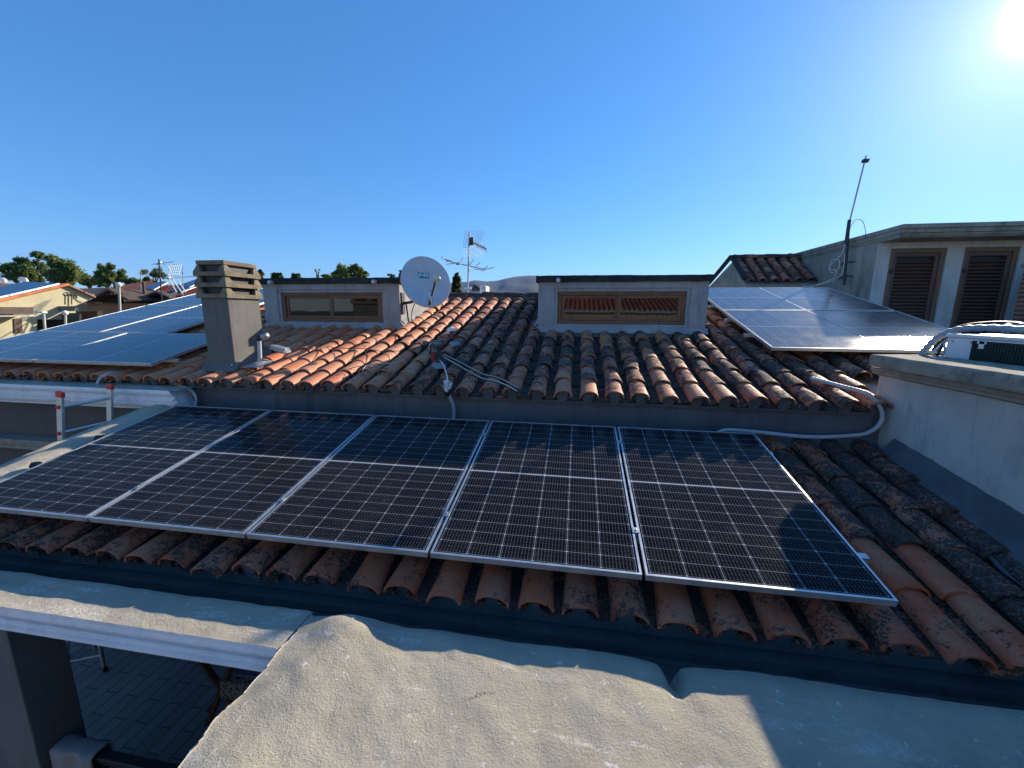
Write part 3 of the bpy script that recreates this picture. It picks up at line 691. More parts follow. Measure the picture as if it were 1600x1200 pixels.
# ================================================================== SOLAR PANELS
def make_panel(mat):
    t = thing('solar_panel', 'x', 'solar panel')
    f = MB(); k = 0.012; d = 0.035
    f.box((0, 0, -d), (PW, k, 0)); f.box((0, PH-k, -d), (PW, PH, 0)); f.box((0, k, -d), (k, PH-k, 0)); f.box((PW-k, k, -d), (PW, PH-k, 0))
    f.build('frame', MT['alu'], t)
    g = MB(); g.box((k, k, -0.010), (PW-k, PH-k, -0.003)); g.build('cell_glass', mat, t)
    return t
protos = {}
def panel(loc, tilt, label, group, turn=False, mat='cells'):
    if mat not in protos: o = protos[mat] = make_panel(MT[mat])
    else: o = copy_tree(protos[mat])
    M = Matrix.Translation(loc) @ Matrix.Rotation(tilt, 4, 'X')
    if turn: M = M @ Matrix.Translation((PH, 0, 0)) @ Matrix.Rotation(R(90), 4, 'Z')
    o.matrix_world = M; o['label'] = label; o['group'] = group
    return o
words = ['dark solar panel at the left end of the front row, beside the ladder',
         'dark solar panel in the front row, second from the ladder',
         'dark solar panel in the middle of the front row of five',
         'dark solar panel in the front row, next to the one with the curved shadow',
         'dark solar panel at the right end of the front row, curved shadow on its corner']
front = []
for i in range(5):
    pn = panel(low_pt((i-5)*PW+(i-4)*0.020, 0, 0), TL, words[i], 'dark solar panels in the front row'); front.append(pn)
cl = []
for i in range(4):
    for s in (0.33, 1.40):
        m = MB(); x = (i-4)*PW+(i-3.5)*0.020
        m.box((-0.019, -0.022, 0.001), (0.019, 0.022, 0.004)); m.box((-0.008, -0.022, -0.045), (0.008, 0.022, 0.001)); m.lathe([(0.006, 0.004), (0.006, 0.008), (0.0005, 0.008)], 8)
        o = m.build('clamp', MT['galv'], front[i]); o.location = (PW+0.010, s, 0)
def rail(p0, p1, label, group='aluminium panel rails'):
    m = MB(); d = Vector(p1)-Vector(p0); nrm = Vector((0, -math.sin(TL), math.cos(TL)))
    m.bar((0, 0, 0), d, 0.040, 0.038, nrm); m.bar(Vector((0, 0, 0))+nrm*0.0185, d+nrm*0.0185, 0.012, 0.004, nrm)
    o = m.build('mounting_rail', MT['alu']); o.location = p0; props(o, label, 'rail', group)
for s, nm in ((0.33, 'lower'), (1.42, 'upper')):
    rail(low_pt(-5.80, s, -0.056), low_pt(0.075 if s < 1 else 0.045, s, -0.056), '%s aluminium rail carrying the five dark front panels, its end showing at right' % nm)
# right array, two by two
for i in range(2):
    for j in range(2):
        lab = 'glaring solar panel of the right roof array, %s, %s' % (('lower row', 'upper row')[j], ('next to the dormer', 'next to the shuttered house')[i])
        panel(up_pt(0.590+i*(PW+0.02)*0.972, 1.06+j*(PH+0.02)*1.02, 0.10), TU, lab, 'solar panels on the right roof', False, 'cells_right')
for s, nm in ((1.68, 'lowest'), (2.40, 'second lowest'), (3.22, 'third lowest')):
    rail(up_pt(0.52, s, 0.043), up_pt(2.9, s, 0.043), '%s aluminium rail under the right roof array, end showing by the dormer' % nm)
# left array: two landscape panels, then two rows of upright ones
for i in range(2):
    panel(up_pt(-6.31-PH-i*(PH+0.02), 0.08, 0.10), TU, ('blue landscape solar panel of the left array, beside the chimney', 'blue landscape solar panel of the left array, at the frame edge')[i], 'solar panels on the left roof', True, 'cells_left')
for i in range(2):
    for j in range(2):
        panel(up_pt(-7.37-PW-i*(PW+0.02), 0.08+PW+0.02+j*(PH+0.02), 0.10), TU, 'blue upright solar panel of the left array, %s, %s side' % (('middle row', 'top row')[j], ('chimney', 'outer')[i]), 'solar panels on the left roof', False, 'cells_left')
for s, nm in ((0.33, 'lower'), (0.93, 'upper')):
    rail(up_pt(-9.8, s, 0.043), up_pt(-6.22, s, 0.043), '%s aluminium rail under the landscape panels of the left array' % nm)

# ================================================================== NEIGHBOUR ON THE RIGHT
np_ = thing('terrace_parapet', 'pale rendered parapet wall with lichened concrete cap, right of the front panels', 'parapet', (1.3, 0, -5))
m = MB()
m.box((1.14, -4.5, -5.0), (1.40, 2.06, 0.79)); m.box((1.40, 1.86, -5.0), (3.0, 2.06, 0.79))
o = m.build('wall', MT['parapet']); under(o, np_)
m = MB()
def capx(prof, y0, y1, n=60):
    k = len(prof); vs = []
    for i in range(n+1):
        y = y0+(y1-y0)*i/n
        for (x, z) in prof:
            vs.append((x+0.004*mnoise.noise(Vector((y*8, x*9, z*9))), y, z+0.004*mnoise.noise(Vector((y*11, x*7, 3)))))
    m.add(vs, [(i*k+a, i*k+(a+1) % k, (i+1)*k+(a+1) % k, (i+1)*k+a) for i in range(n) for a in range(k)]+[tuple(range(k))[::-1], tuple(range(n*k, n*k+k))])
capx([(1.40, 0.87), (1.025, 0.87), (1.02, 0.885), (1.02, 0.955), (1.033, 0.972), (1.44, 0.978), (1.44, 0.87)], -4.5, 2.03)
o = m.build('cap', MT['oldstone']); under(o, np_)
m = MB(); capx([(1.40, 0.785), (1.135, 0.785), (1.10, 0.80), (1.10, 0.822), (1.085, 0.828), (1.085, 0.857), (1.40, 0.857)], -4.5, 2.10)
m2 = MB(); m2.box((1.40, 1.80, 0.86), (3.0, 2.14, 0.965)); 
o = m.build('cap_moulding', MT['oldwall']); under(o, np_)
o = m2.build('cap', MT['oldstone']); under(o, np_)
m = MB(); m.box((1.40, -4.5, 0.44), (12.0, 1.86, 0.50)); m.box((2.97, 1.86, 0.44), (12.0, 7.17, 0.50)); o = m.build('terrace_deck', MT['floor']); o['kind'] = 'structure'; o.name = 'neighbour_terrace_floor'

# air conditioner standing behind the parapet cap
AX, AY0, AY1, AZ0, AZ1 = 1.50, 1.00, 1.93, 0.62, 1.165
ac = thing('air_conditioner', 'white outdoor air conditioner with dark coil behind the parapet', 'air conditioner', (AX+0.15, 1.5, AZ0))
m = MB(); m.box((AX, AY0, AZ0), (AX+0.32, AY1, AZ1-0.03)); o = m.build('casing', MT['whitepl'], None, 0.012); under(o, ac)
m = MB(); m.box((AX-0.012, AY0-0.01, AZ1-0.03), (AX+0.335, AY1+0.01, AZ1)); o = m.build('lid', MT['whitepl'], None, 0.010); under(o, ac)
m = MB()
m.box((AX-0.004, AY0+0.04, AZ0+0.03), (AX+0.001, AY1-0.235, AZ1-0.045))
for k in range(30): y = AY0+0.04+k*(AY1-0.275-AY0)/29; m.box((AX-0.009, y-0.0025, AZ0+0.03), (AX-0.004, y+0.0025, AZ1-0.045))
for k in range(9): z = AZ0+0.05+k*0.055; m.box((AX-0.011, AY0+0.04, z), (AX-0.009, AY1-0.235, z+0.005))
mt_coil = plain('coil_green_black', (0.022, 0.045, 0.042), 0.5, 0.3, 0.15, 20)
o = m.build('coil', mt_coil); under(o, ac)
m = MB(); m.box((AX-0.012, AY1-0.33, AZ1-0.10), (AX-0.0115+0.002, AY1-0.29, AZ1-0.045)); m.box((AX-0.012, AY1-0.345, AZ1-0.065), (AX-0.0095, AY1-0.275, AZ1-0.045)); o = m.build('sticker', MT['whitepl']); under(o, ac)
for (yy, zz) in ((AY1-0.215, AZ1-0.06), (AY1-0.215, AZ0+0.30), (AY1-0.06, AZ1-0.06)):
    m = MB(); m.lathe([(0.008, 0), (0.008, 0.004), (0.0005, 0.005)], 8, Matrix.Translation((AX-0.0005, yy, zz)) @ Matrix.Rotation(R(-90), 4, 'Y')); o = m.build('screw', MT['galv']); under(o, ac)
for yy in (AY0+0.1, AY1-0.16):
    m = MB(); m.box((AX+0.03, yy, 0.5), (AX+0.29, yy+0.06, AZ0)); o = m.build('foot', MT['darksteel']); under(o, ac)
# foil-wrapped refrigerant hose looping over the unit
hz = thing('insulated_hose', 'foil wrapped hose bundle looping over the white air conditioner', 'hose', (1.6, 1.9, 0.97))
hp = smooth_path([(1.43, 2.06, 0.95), (1.45, 2.05, 1.02), (1.50, 2.02, 1.12), (1.58, 1.97, 1.19), (1.66, 1.82, 1.215), (1.70, 1.55, 1.21), (1.72, 1.2, 1.20), (1.7, 0.8, 1.19)], 8)
m = MB(); m.tube(hp, [0.026+0.004*math.sin(i*2.1) for i in range(len(hp))], 10); o = m.build('foil_wrap', MT['foil']); under(o, hz)
hp = smooth_path([(1.60, 2.14, 1.00), (1.63, 2.12, 1.12), (1.70, 2.07, 1.20), (1.78, 1.92, 1.235), (1.80, 1.72, 1.235)], 8)
m = MB(); m.tube(hp, 0.032, 10); o = m.build('rubber_sleeve', MT['black']); under(o, hz)
hp = smooth_path([(1.76, 1.78, 1.225), (1.80, 1.6, 1.235), (1.74, 1.42, 1.225), (1.78, 1.2, 1.225), (1.70, 1.0, 1.215)], 8)
m = MB(); m.tube(hp, [0.026+0.005*math.sin(i*1.7) for i in range(len(hp))], 9); o = m.build('crumpled_tape', MT['foil']); under(o, hz)
for k in range(3):
    hp = smooth_path([(1.46+0.02*k, 2.00-0.03*k, 0.96), (1.47+0.015*k, 1.97-0.02*k, 1.03), (1.49, 1.95-0.01*k, 1.08), (1.53, 1.93, 1.13+0.01*k)], 6)
    m = MB(); m.tube(hp, 0.009, 7); o = m.build('cable', (MT['whitepl'], MT['black'], MT['greypl'])[k]); under(o, hz)

# shuttered house
nh = thing('shuttered_house', 'flat roofed neighbouring house with two brown louvred shutters and concrete cornice', 'house', (4.5, 6, -5.6))
FY, SX = 7.17, 4.157
d1, d2, dz0, dz1 = (4.394, 5.344), (5.619, 6.507), 0.50, 2.558
m = MB()
m.box((SX, FY, -5.6), (d1[0], FY+0.3, 2.670)); m.box((d1[1], FY, -5.6), (d2[0], FY+0.3, 2.670)); m.box((d2[1], FY, -5.6), (12.0, FY+0.3, 2.670))
m.box((d1[0], FY, dz1), (d1[1], FY+0.3, 2.670)); m.box((d2[0], FY, dz1), (d2[1], FY+0.3, 2.670)); m.box((d1[0], FY, -5.6), (d1[1], FY+0.3, dz0)); m.box((d2[0], FY, -5.6), (d2[1], FY+0.3, dz0))
m.box((d1[0], FY+0.2, dz0), (d2[1], FY+0.3, dz1))
o = m.build('facade_wall', MT['facade']); under(o, nh)
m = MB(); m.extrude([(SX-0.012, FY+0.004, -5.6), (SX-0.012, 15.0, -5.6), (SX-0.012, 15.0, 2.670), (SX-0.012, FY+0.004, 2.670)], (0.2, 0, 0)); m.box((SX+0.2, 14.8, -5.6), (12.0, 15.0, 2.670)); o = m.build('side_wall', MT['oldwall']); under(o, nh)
m = MB()
prof = [(2.673, 0.12), (2.714, 0.075), (2.739, 0.075), (2.748, 0.04), (2.814, 0.04), (2.82, 0.0), (2.889, 0.0)]
def ring(z, e): return [(SX-0.03+e*0.5, 6.557+e, z), (12.2, 6.557+e, z), (12.2, 15.2, z), (SX-0.03+e*0.5, 15.2, z)]
vs = []; [vs.extend(ring(z, e)) for z, e in prof]
fs = [tuple(range(4))[::-1], tuple(range(len(vs)-4, len(vs)))]
for i in range(len(prof)-1):
    for k in range(4): fs.append((i*4+k, i*4+(k+1) % 4, (i+1)*4+(k+1) % 4, (i+1)*4+k))
m.add(vs, fs); o = m.build('roof_cornice', MT['oldstone']); under(o, nh); o.data.materials.clear(); o.data.materials.append(MT['oldwall'])
m = MB(); m.box((SX+0.06, 6.65, 2.893), (11.8, 15.0, 2.905)); o = m.build('roof_edge', MT['bitumen']); under(o, nh)
for (a, b) in (d1, d2):
    f = MB(); t = 0.075
    f.box((a, FY+0.03, dz1-t), (b, FY+0.13, dz1)); f.box((a, FY+0.03, dz0), (a+t, FY+0.13, dz1-t)); f.box((b-t, FY+0.03, dz0), (b, FY+0.13, dz1-t))
    fr = f.build('shutter_frame', MT['wood_w']); under(fr, nh)
    L = MB(); q = 0.07; a2, b2, zt2 = a+t+0.004, b-t-0.004, dz1-t-0.004
    L.box((a2, FY+0.05, dz0+0.02), (a2+q, FY+0.10, zt2)); L.box((b2-q, FY+0.05, dz0+0.02), (b2, FY+0.10, zt2)); L.box((a2+q, FY+0.05, zt2-q), (b2-q, FY+0.10, zt2)); L.box((a2+q, FY+0.05, dz0+0.02), (b2-q, FY+0.10, dz0+0.14))
    pt = 0.066; n = int((zt2-q-dz0-0.14)/pt)
    for k in range(n):
        z = dz0+0.14+(k+0.5)*pt
        L.extrude([(a2+q, FY+0.052, z-0.030), (a2+q, FY+0.060, z-0.034), (a2+q, FY+0.106, z+0.012), (a2+q, FY+0.098, z+0.016)], (b2-a2-2*q, 0, 0))
    lv = L.build('louvred_shutter', MT['wood_v']); lv.parent = fr
    bk = MB(); bk.box((a2+q, FY+0.12, dz0), (b2-q, FY+0.125, zt2)); o = bk.build('dark_backing', MT['black']); o.parent = fr
    for z in (1.0, 2.1):
        hg = MB(); hg.box((a+0.05, FY+0.022, z), (a+0.12, FY+0.03, z+0.06)); hg.tube([(a+t, FY+0.018, z-0.02), (a+t, FY+0.018, z+0.08)], 0.01, 6)
        o = hg.build('hinge', MT['darksteel']); o.parent = fr
m = MB(); m.tube([(6.78, FY-0.06, 0.5), (6.78, FY-0.06, 2.66)], 0.068, 12); o = m.build('downpipe', plain('plum_downpipe', (0.06, 0.045, 0.055), 0.45, 0, 0.15, 6)); under(o, nh)
# reddish brick pier to the right of the door
def brick_mat():
    n = NT('red_brick'); b = n.t.nodes.new('ShaderNodeTexBrick'); q = n.t.nodes.new('ShaderNodeMapping'); q.inputs['Rotation'].default_value = (R(90), 0, 0); n.lk(n.pos, q.inputs[0]); n.lk(q.outputs[0], b.inputs['Vector'])
    b.inputs['Scale'].default_value = 1; b.inputs['Brick Width'].default_value = 0.25; b.inputs['Row Height'].default_value = 0.075; b.inputs['Mortar Size'].default_value = 0.008
    b.inputs['Color1'].default_value = (0.26, 0.07, 0.04, 1); b.inputs['Color2'].default_value = (0.34, 0.11, 0.06, 1); b.inputs['Mortar'].default_value = (0.5, 0.45, 0.38, 1)
    return n.done(n.mix(n.m('MULTIPLY', n.noise(20, 4, 0.6), 0.4), b.outputs['Color'], (0.12, 0.05, 0.04)), 0.85, nrm=n.bump(b.outputs['Fac'], -0.5, 0.006))
bp = thing('brick_pier', 'red brick pier at the right edge, beside the shuttered door', 'brick pier', (6.4, 6.2, 0.5))
m = MB(); m.box((5.93, 6.04, 0.5), (7.0, 6.4, 2.10)); o = m.build('brickwork', brick_mat()); under(o, bp)
m = MB(); m.box((5.90, 6.01, 2.10), (7.03, 6.43, 2.17)); o = m.build('coping', MT['oldstone']); under(o, bp)

# low tiled house behind the ridge, against the shuttered house
gh = thing('gabled_house', 'small gabled house with dark tile roof, behind the ridge and left of the shuttered house', 'house', (2.6, 9, -5.6))
ra, rbb = at(1143, 400, 9.98), at(1250, 397, 9.98); e0, e1 = at(1172, 434, 8.92), at(1275, 447, 8.92)
dy = Vector((0, e0.y-ra.y, e0.z-ra.z)); Lr = dy.length; dyn = dy.normalized(); nn = Vector((0, -dyn.z, dyn.y)); nn = nn if nn.z > 0 else -nn
gx0 = 2.50
def gp(x, s, n=0.0):
    p = Vector((0, e0.y, e0.z))-dyn*s+nn*n; return Vector((x, p.y, p.z))
t3 = barrel_tiles('roof_tiles', None, [gx0+0.13+0.27*k for k in range(6)], Lr, gp, crust=lambda x, s: 0.6, hue=lambda x, s: 0.2, seed=21)
under(t3, gh)
m = MB()
rr_ = gp(0, Lr); ee_ = gp(0, 0)
back = 12.0; prof = [(ee_.y+0.03, -5.6), (ee_.y+0.03, ee_.z-0.16), (rr_.y, rr_.z-0.14), (back, ee_.z-0.1), (back, -5.6)]
m.extrude([(gx0+0.03, y, z) for y, z in prof], (1.60, 0, 0)); o = m.build('wall', MT['oldwall']); under(o, gh)
m = MB()
for k in range(6): m.box((gx0-0.02+k*0.27, rr_.y-0.09, rr_.z-0.06), (gx0+0.24+k*0.27, rr_.y+0.09, rr_.z+0.02+0.008*(k % 2)))
o = m.build('ridge_tiles', MT['tile']); tint_all(o, (0.2, 0.9, 0.5, 1)); under(o, gh)
m = MB(); q = gp(gx0-0.02, -0.03, -0.02); q2 = gp(gx0-0.02, Lr, -0.01)
m.bar(q, q2, 0.09, 0.07, nn); q3 = Vector((gx0-0.02, back, ee_.z-0.05)); m.bar(q2, q3, 0.09, 0.07, (0, 0, 1)); o = m.build('verge', MT['bitumen']); under(o, gh)

# aerial mast strapped to the side wall of the shuttered house
am = thing('aerial_mast', 'tall thin leaning aerial mast strapped to the shuttered house wall', 'aerial', (4.069, 7.820, 1.921))
mb0, mb1, mb2 = Vector((4.044, 7.820, 1.921)), Vector((4.006, 7.895, 3.246)), Vector((4.044, 7.732, 4.421))
m = MB(); m.tube([mb0, mb1], 0.024, 8); m.tube([mb1-Vector((0, 0, 0.5)), mb1], 0.033, 8); o = m.build('lower_pole', MT['darksteel']); under(o, am)
m = MB(); m.tube([mb1-Vector((0, 0, 0.1)), mb2], 0.014, 8); o = m.build('upper_pole', MT['galv']); under(o, am)
m = MB(); pz = mb2-Vector((0, 0, 0.10)); m.box(pz-Vector((0.05, 0.03, 0.03)), pz+Vector((0.05, 0.03, 0.03))); m.tube([pz+Vector((-0.07, 0, -0.01)), pz+Vector((0.085, 0, 0.03))], 0.008, 6); o = m.build('mast_clamp', MT['darksteel']); under(o, am)
m = MB()
for z in (2.106, 2.395): m.tube([(4.157, 8.3, z-0.02), (4.03, 7.86, z), (4.157, 7.74, z-0.01)], 0.013, 6)
o = m.build('wall_bracket', MT['darksteel']); under(o, am)
cab = smooth_path([(4.006, 7.895, 3.107), (3.982, 7.882, 2.733), (3.956, 7.920, 2.546), (3.931, 8.107, 2.420), (3.944, 8.257, 2.296), (3.956, 8.132, 2.195), (3.969, 7.957, 2.270), (3.969, 7.982, 2.445), (3.944, 8.182, 2.471), (3.944, 8.231, 2.296), (3.969, 8.008, 2.221), (3.944, 8.169, 2.045), (3.631, 8.545, 1.870)], 6)
m = MB(); m.tube(cab, 0.007, 6); o = m.build('cable', MT['whitepl']); under(o, am)
cab = smooth_path([(3.993, 7.857, 2.546), (3.982, 7.832, 2.170), (3.931, 7.982, 2.045), (3.757, 8.231, 1.945), (3.507, 8.357, 1.921)], 6)
m = MB(); m.tube(cab, 0.006, 6); o = m.build('cable', MT['whitepl']); under(o, am)
cab = smooth_path([(4.031, 7.882, 3.070), (4.132, 7.920, 3.246), (4.282, 7.944, 3.220), (4.382, 7.982, 3.045), (4.406, 7.982, 2.921)], 6)
m = MB(); m.tube(cab, 0.006, 6); o = m.build('cable', MT['greypl']); under(o, am)

# ================================================================== THINGS ON THE ROOF
# satellite dish
DC = Vector((-3.632, 3.60, 1.735)); dn = Vector((0.56, -0.78, 0.36)).normalized()
dish = thing('satellite_dish', 'grey satellite dish with a small teal FR badge, on the side of the left dormer', 'satellite dish', (-4.1, 4.3, 1.4))
zax = dn; xax = Vector((0, 0, 1)).cross(zax).normalized(); yax = zax.cross(xax)
MD = Matrix(((xax[0], yax[0], zax[0], DC[0]), (xax[1], yax[1], zax[1], DC[1]), (xax[2], yax[2], zax[2], DC[2]), (0, 0, 0, 1)))
RX, RY, DEP = 0.335, 0.362, 0.07
MDs = MD @ Matrix.Diagonal((RX, RY, 1, 1))
m = MB(); pf = [(max(r, 0.002), DEP*(r*r-1)) for r in np.linspace(0, 1, 12)]+[(1.035, 0.004), (1.045, -0.006), (1.04, -0.03), (1.02, -0.034)]+[(max(r, 0.002), DEP*(r*r-1)-0.012) for r in np.linspace(0.99, 0, 12)]
m.lathe(pf, 56, MDs); rf = m.build('reflector', MT['bluegrey']); under(rf, dish)
def dl(x, y, dz=0.0): # point on the dish face
    r2 = (x/RX)**2+(y/RY)**2; return MD @ Vector((x, y, DEP*(r2-1)+dz))
b = MB()
b.sheet(lambda u, v: dl(-0.087+0.156*u, 0.069+0.087*v, 0.0025), 8, 6); o = b.build('badge', MT['teal'], None, 0, False); o.parent = rf
def strokes(segs, x0, y0, sx, sy, w):
    q = MB()
    for (ax, ay, bx, by) in segs:
        A, B = dl(x0+ax*sx, y0+ay*sy, 0.005), dl(x0+bx*sx, y0+by*sy, 0.005); q.bar(A, B, w, 0.003, dn)
    return q
FL = [(0.02, 1, 0.55, 1), (0.02, 0.52, 0.98, 0.52), (0.07, 0, 0.07, 1.05)]
RL = [(0.0, 0, 0.0, 1.05), (0.0, 1, 0.52, 1), (0.52, 1.05, 0.58, 0.52), (0.58, 0.52, 0.0, 0.52), (0.25, 0.5, 0.66, 0)]
for nm, segs, xx in (('letter_F', FL, -0.082), ('letter_R', RL, -0.002)):
    o = strokes(segs, xx*0.92, 0.087, 0.092 if nm == 'letter_R' else 0.078, 0.052, 0.010).build('badge_lettering', MT['whitepl']); o.parent = rf
for (x, y) in ((-0.06, -0.12), (0.055, -0.11), (0.0, -0.28)):
    bl = MB(); bl.lathe([(0.011, 0), (0.010, 0.004), (0.0005, 0.007)], 10, Matrix.Translation(dl(x, y, 0.001)) @ MD.to_3x3().to_4x4()); o = bl.build('bolt', MT['galv']); o.parent = rf
arm0 = MD @ Vector((0.0, -RY-0.0, 0.01)); lnb = MD @ Vector((0.02, -0.15, 0.40))
a = MB(); a.bar(arm0-dn*0.05, lnb, 0.024, 0.036, zax); o = a.build('feed_arm', MT['darksteel']); under(o, dish)
a = MB(); dirn = (MD @ Vector((0, -0.02, 0))-lnb).normalized()
qx = dirn.to_track_quat('Z', 'Y').to_matrix().to_4x4()
a.lathe([(0.001, -0.10), (0.026, -0.10), (0.028, -0.02), (0.020, -0.015), (0.020, 0.03), (0.036, 0.045), (0.036, 0.075), (0.001, 0.078)], 14, Matrix.Translation(lnb) @ qx); 
a.bar(lnb-dirn*0.06, lnb-dirn*0.06+Vector((0, 0, -0.09)), 0.045, 0.04, dirn)
o = a.build('receiver_head', plain('cream_plastic', (0.62, 0.57, 0.45), 0.45, 0, 0.08, 9)); under(o, dish)
a = MB(); cb = smooth_path([lnb-Vector((0, 0, 0.06)), lnb+Vector((-0.06, 0.06, -0.16)), lnb+Vector((-0.10, 0.10, -0.24)), lnb+Vector((-0.16, 0.14, -0.18)), arm0+dn*0.1, arm0-dn*0.06], 6); a.tube(cb, 0.005, 6); o = a.build('cable', MT['whitepl']); under(o, dish)
a = MB(); bkp = MD @ Vector((0, -0.10, -0.10))
pth = smooth_path([(-4.17, 4.02, 1.44), (-4.02, 3.98, 1.46), (-3.90, 3.93, 1.50), bkp+Vector((-0.03, 0.05, -0.02)), bkp], 5)
a.tube(pth, 0.022, 10); a.box((-4.188, 3.97, 1.28), (-4.17, 4.07, 1.60)); a.bar(bkp-yax*0.12, bkp+yax*0.2, 0.05, 0.05, zax); a.tube([(-4.13, 4.02, 1.45), (-4.10, 4.02, 1.16)], 0.014, 8)
o = a.build('wall_bracket', MT['darksteel']); under(o, dish)
a = MB(); a.tube(smooth_path([(-3.92, 3.92, 1.49), (-3.96, 3.84, 1.32), (-3.92, 3.74, 1.18), (-3.8, 3.66, 1.10), (-3.66, 3.62, 1.08)], 6), 0.007, 6); o = a.build('cable', MT['black']); under(o, dish)

# vent pipe by the chimney, with a bundle of grey tubes lying beside it
vp = thing('vent_pipe', 'short grey vent pipe with cap, at the foot of the chimney', 'vent pipe', (-5.17, 2.22, 0.72))
m = MB(); m.tube([(-5.20, 2.24, 0.66), (-5.18, 2.24, 0.98)], 0.022, 12); o = m.build('pipe', MT['greypl']); under(o, vp)
m = MB(); m.lathe([(0.022, 0.0), (0.033, 0.006), (0.035, 0.05), (0.028, 0.065), (0.001, 0.07)], 12, Matrix.Translation((-5.18, 2.24, 0.97))); o = m.build('cap', MT['darksteel']); under(o, vp)
m = MB(); m.lathe([(0.022, 0), (0.034, 0.0), (0.034, 0.05), (0.02, 0.055)], 10, Matrix.Translation((-5.15, 2.25, 1.01)) @ Matrix.Rotation(R(75), 4, 'Y')); m.lathe([(0.03, 0), (0.03, 0.03), (0.001, 0.03)], 6, Matrix.Translation((-5.10, 2.25, 1.03)) @ Matrix.Rotation(R(75), 4, 'Y')); o = m.build('tap_fitting', MT['galv']); under(o, vp)
m = MB(); m.sheet(lambda u, v: (-5.30+0.22*u, 2.10+0.24*v, up_z(2.1+0.24*v)+0.012+0.03*math.sin(math.pi*u)*math.sin(math.pi*v)), 10, 10); o = m.build('mortar_collar', MT['mortar']); under(o, vp)
tb = thing('tube_bundle', 'bundle of short pale plastic tubes lying beside the chimney', 'tubes', (-5.0, 2.6, 0.85))
for k, (dx, dz) in enumerate(((0, 0), (0.035, 0.004), (0.018, 0.034), (-0.018, 0.033), (-0.036, 0.002))):
    m = MB(); a0 = Vector((-5.33, 2.62-dx, 0.845+dz)); a1 = Vector((-5.00, 2.46-dx*1.05, 0.825+dz))
    m.tube([a0, a1], 0.0165, 9); m.tube([a1-(a1-a0)*0.01, a1+(a1-a0)*0.005], 0.018, 9); o = m.build('tube', MT['greypl'] if k % 2 else MT['whitepl']); under(o, tb)

# mortar patches and vent tile stubs left on the roof
def lump(name, loc, r, mat, label, cat, seed, par=None):
    m = MB(); 
    def f(u, v):
        th, ph = u*2*math.pi, v*math.pi/2; d = Vector((math.cos(th)*math.cos(ph), math.sin(th)*math.cos(ph), math.sin(ph)))
        k = 1+0.35*mnoise.noise(d*1.7+Vector((seed, 0, 0))); return Vector((d.x*r[0]*k, d.y*r[1]*k, d.z*r[2]*k-0.01))
    m.sheet(f, 22, 9); o = m.build(name, mat, par); o.location = loc
    if label: props(o, label, cat)
    return o
lump('mortar_patch', up_pt(-3.10, 1.32, -0.03), (0.085, 0.11, 0.06), MT['mortar'], 'pale mortar patch on the shaded tiles below the white vent cap', 'mortar patch', 3)
lump('mortar_patch', up_pt(-3.07, 0.58, -0.045), (0.09, 0.11, 0.06), MT['mortar'], 'pale mortar patch on the shaded tiles under the black cable loop', 'mortar patch', 8)
vc = thing('vent_cap', 'small white vent cap on a dark red stub among the tiles', 'vent cap', up_pt(-3.33, 1.83, -0.02))
m = MB(); m.lathe([(0.036, 0.0), (0.036, 0.09)], 12, Matrix.Translation(up_pt(-3.22, 1.62, -0.03))); o = m.build('stub', MT['rust']); under(o, vc)
m = MB(); m.lathe([(0.055, 0.0), (0.062, 0.03), (0.05, 0.075), (0.001, 0.095)], 14, Matrix.Translation(up_pt(-3.27, 1.75, -0.01))); o = m.build('cap', MT['whitepl']); under(o, vc)
# cable outlet: swan neck, black and white leads, taped joint, grey conduit down the wall
co_ = thing('cable_outlet', 'looped black and white leads rising from a red taped stub on the tiles', 'cables', up_pt(-3.2, 0.8))
nk = up_pt(-3.17, 0.72, 0.02)
m = MB(); m.tube([nk+Vector((0, 0, -0.06)), nk+Vector((0.0, 0, 0.06))], 0.028, 10); o = m.build('taped_stub', MT['rust']); under(o, co_)
loop = [nk+Vector((-0.03, 0.0, 0.05)), nk+Vector((-0.045, 0, 0.14)), nk+Vector((0.01, -0.01, 0.19)), nk+Vector((0.075, -0.03, 0.14)), nk+Vector((0.10, -0.06, 0.05))]
endp = Vector((-1.98, 1.74, 0.57))
c1 = smooth_path(loop+[Vector((-2.95, 2.30, 0.84)), Vector((-2.72, 2.12, 0.79)), Vector((-2.45, 1.96, 0.70)), Vector((-2.25, 1.85, 0.68)), endp+Vector((0, 0, 0.0))], 6)
c2 = smooth_path([p+Vector((0.0, -0.015, -0.025)) for p in loop]+[Vector((-2.93, 2.24, 0.82)), Vector((-2.70, 2.08, 0.745)), Vector((-2.45, 1.92, 0.665)), Vector((-2.22, 1.80, 0.64)), endp+Vector((0.04, -0.03, -0.05))], 6)
m = MB(); m.tube(c1, 0.011, 7); o = m.build('black_lead', MT['black']); under(o, co_)
m = MB(); m.tube([p+Vector((0.003, -0.009, 0.007)) for p in c1[3:-2]], 0.0035, 6); o = m.build('pale_lead', plain('pale_lead', (0.5, 0.5, 0.42), 0.5)); under(o, co_)
m = MB(); m.tube(c2, 0.011, 7); o = m.build('black_lead', MT['black']); under(o, co_)
m = MB(); m.tube([p+Vector((0.003, -0.009, 0.007)) for p in c2[3:-3]], 0.0035, 6); o = m.build('pale_lead', MT['whitepl']); under(o, co_)
m = MB(); m.tube(smooth_path([nk+Vector((0.06, -0.03, 0.14)), nk+Vector((0.11, -0.10, 0.02)), nk+Vector((0.12, -0.13, -0.04))], 5), 0.022, 8); o = m.build('black_sleeve', MT['black']); under(o, co_)
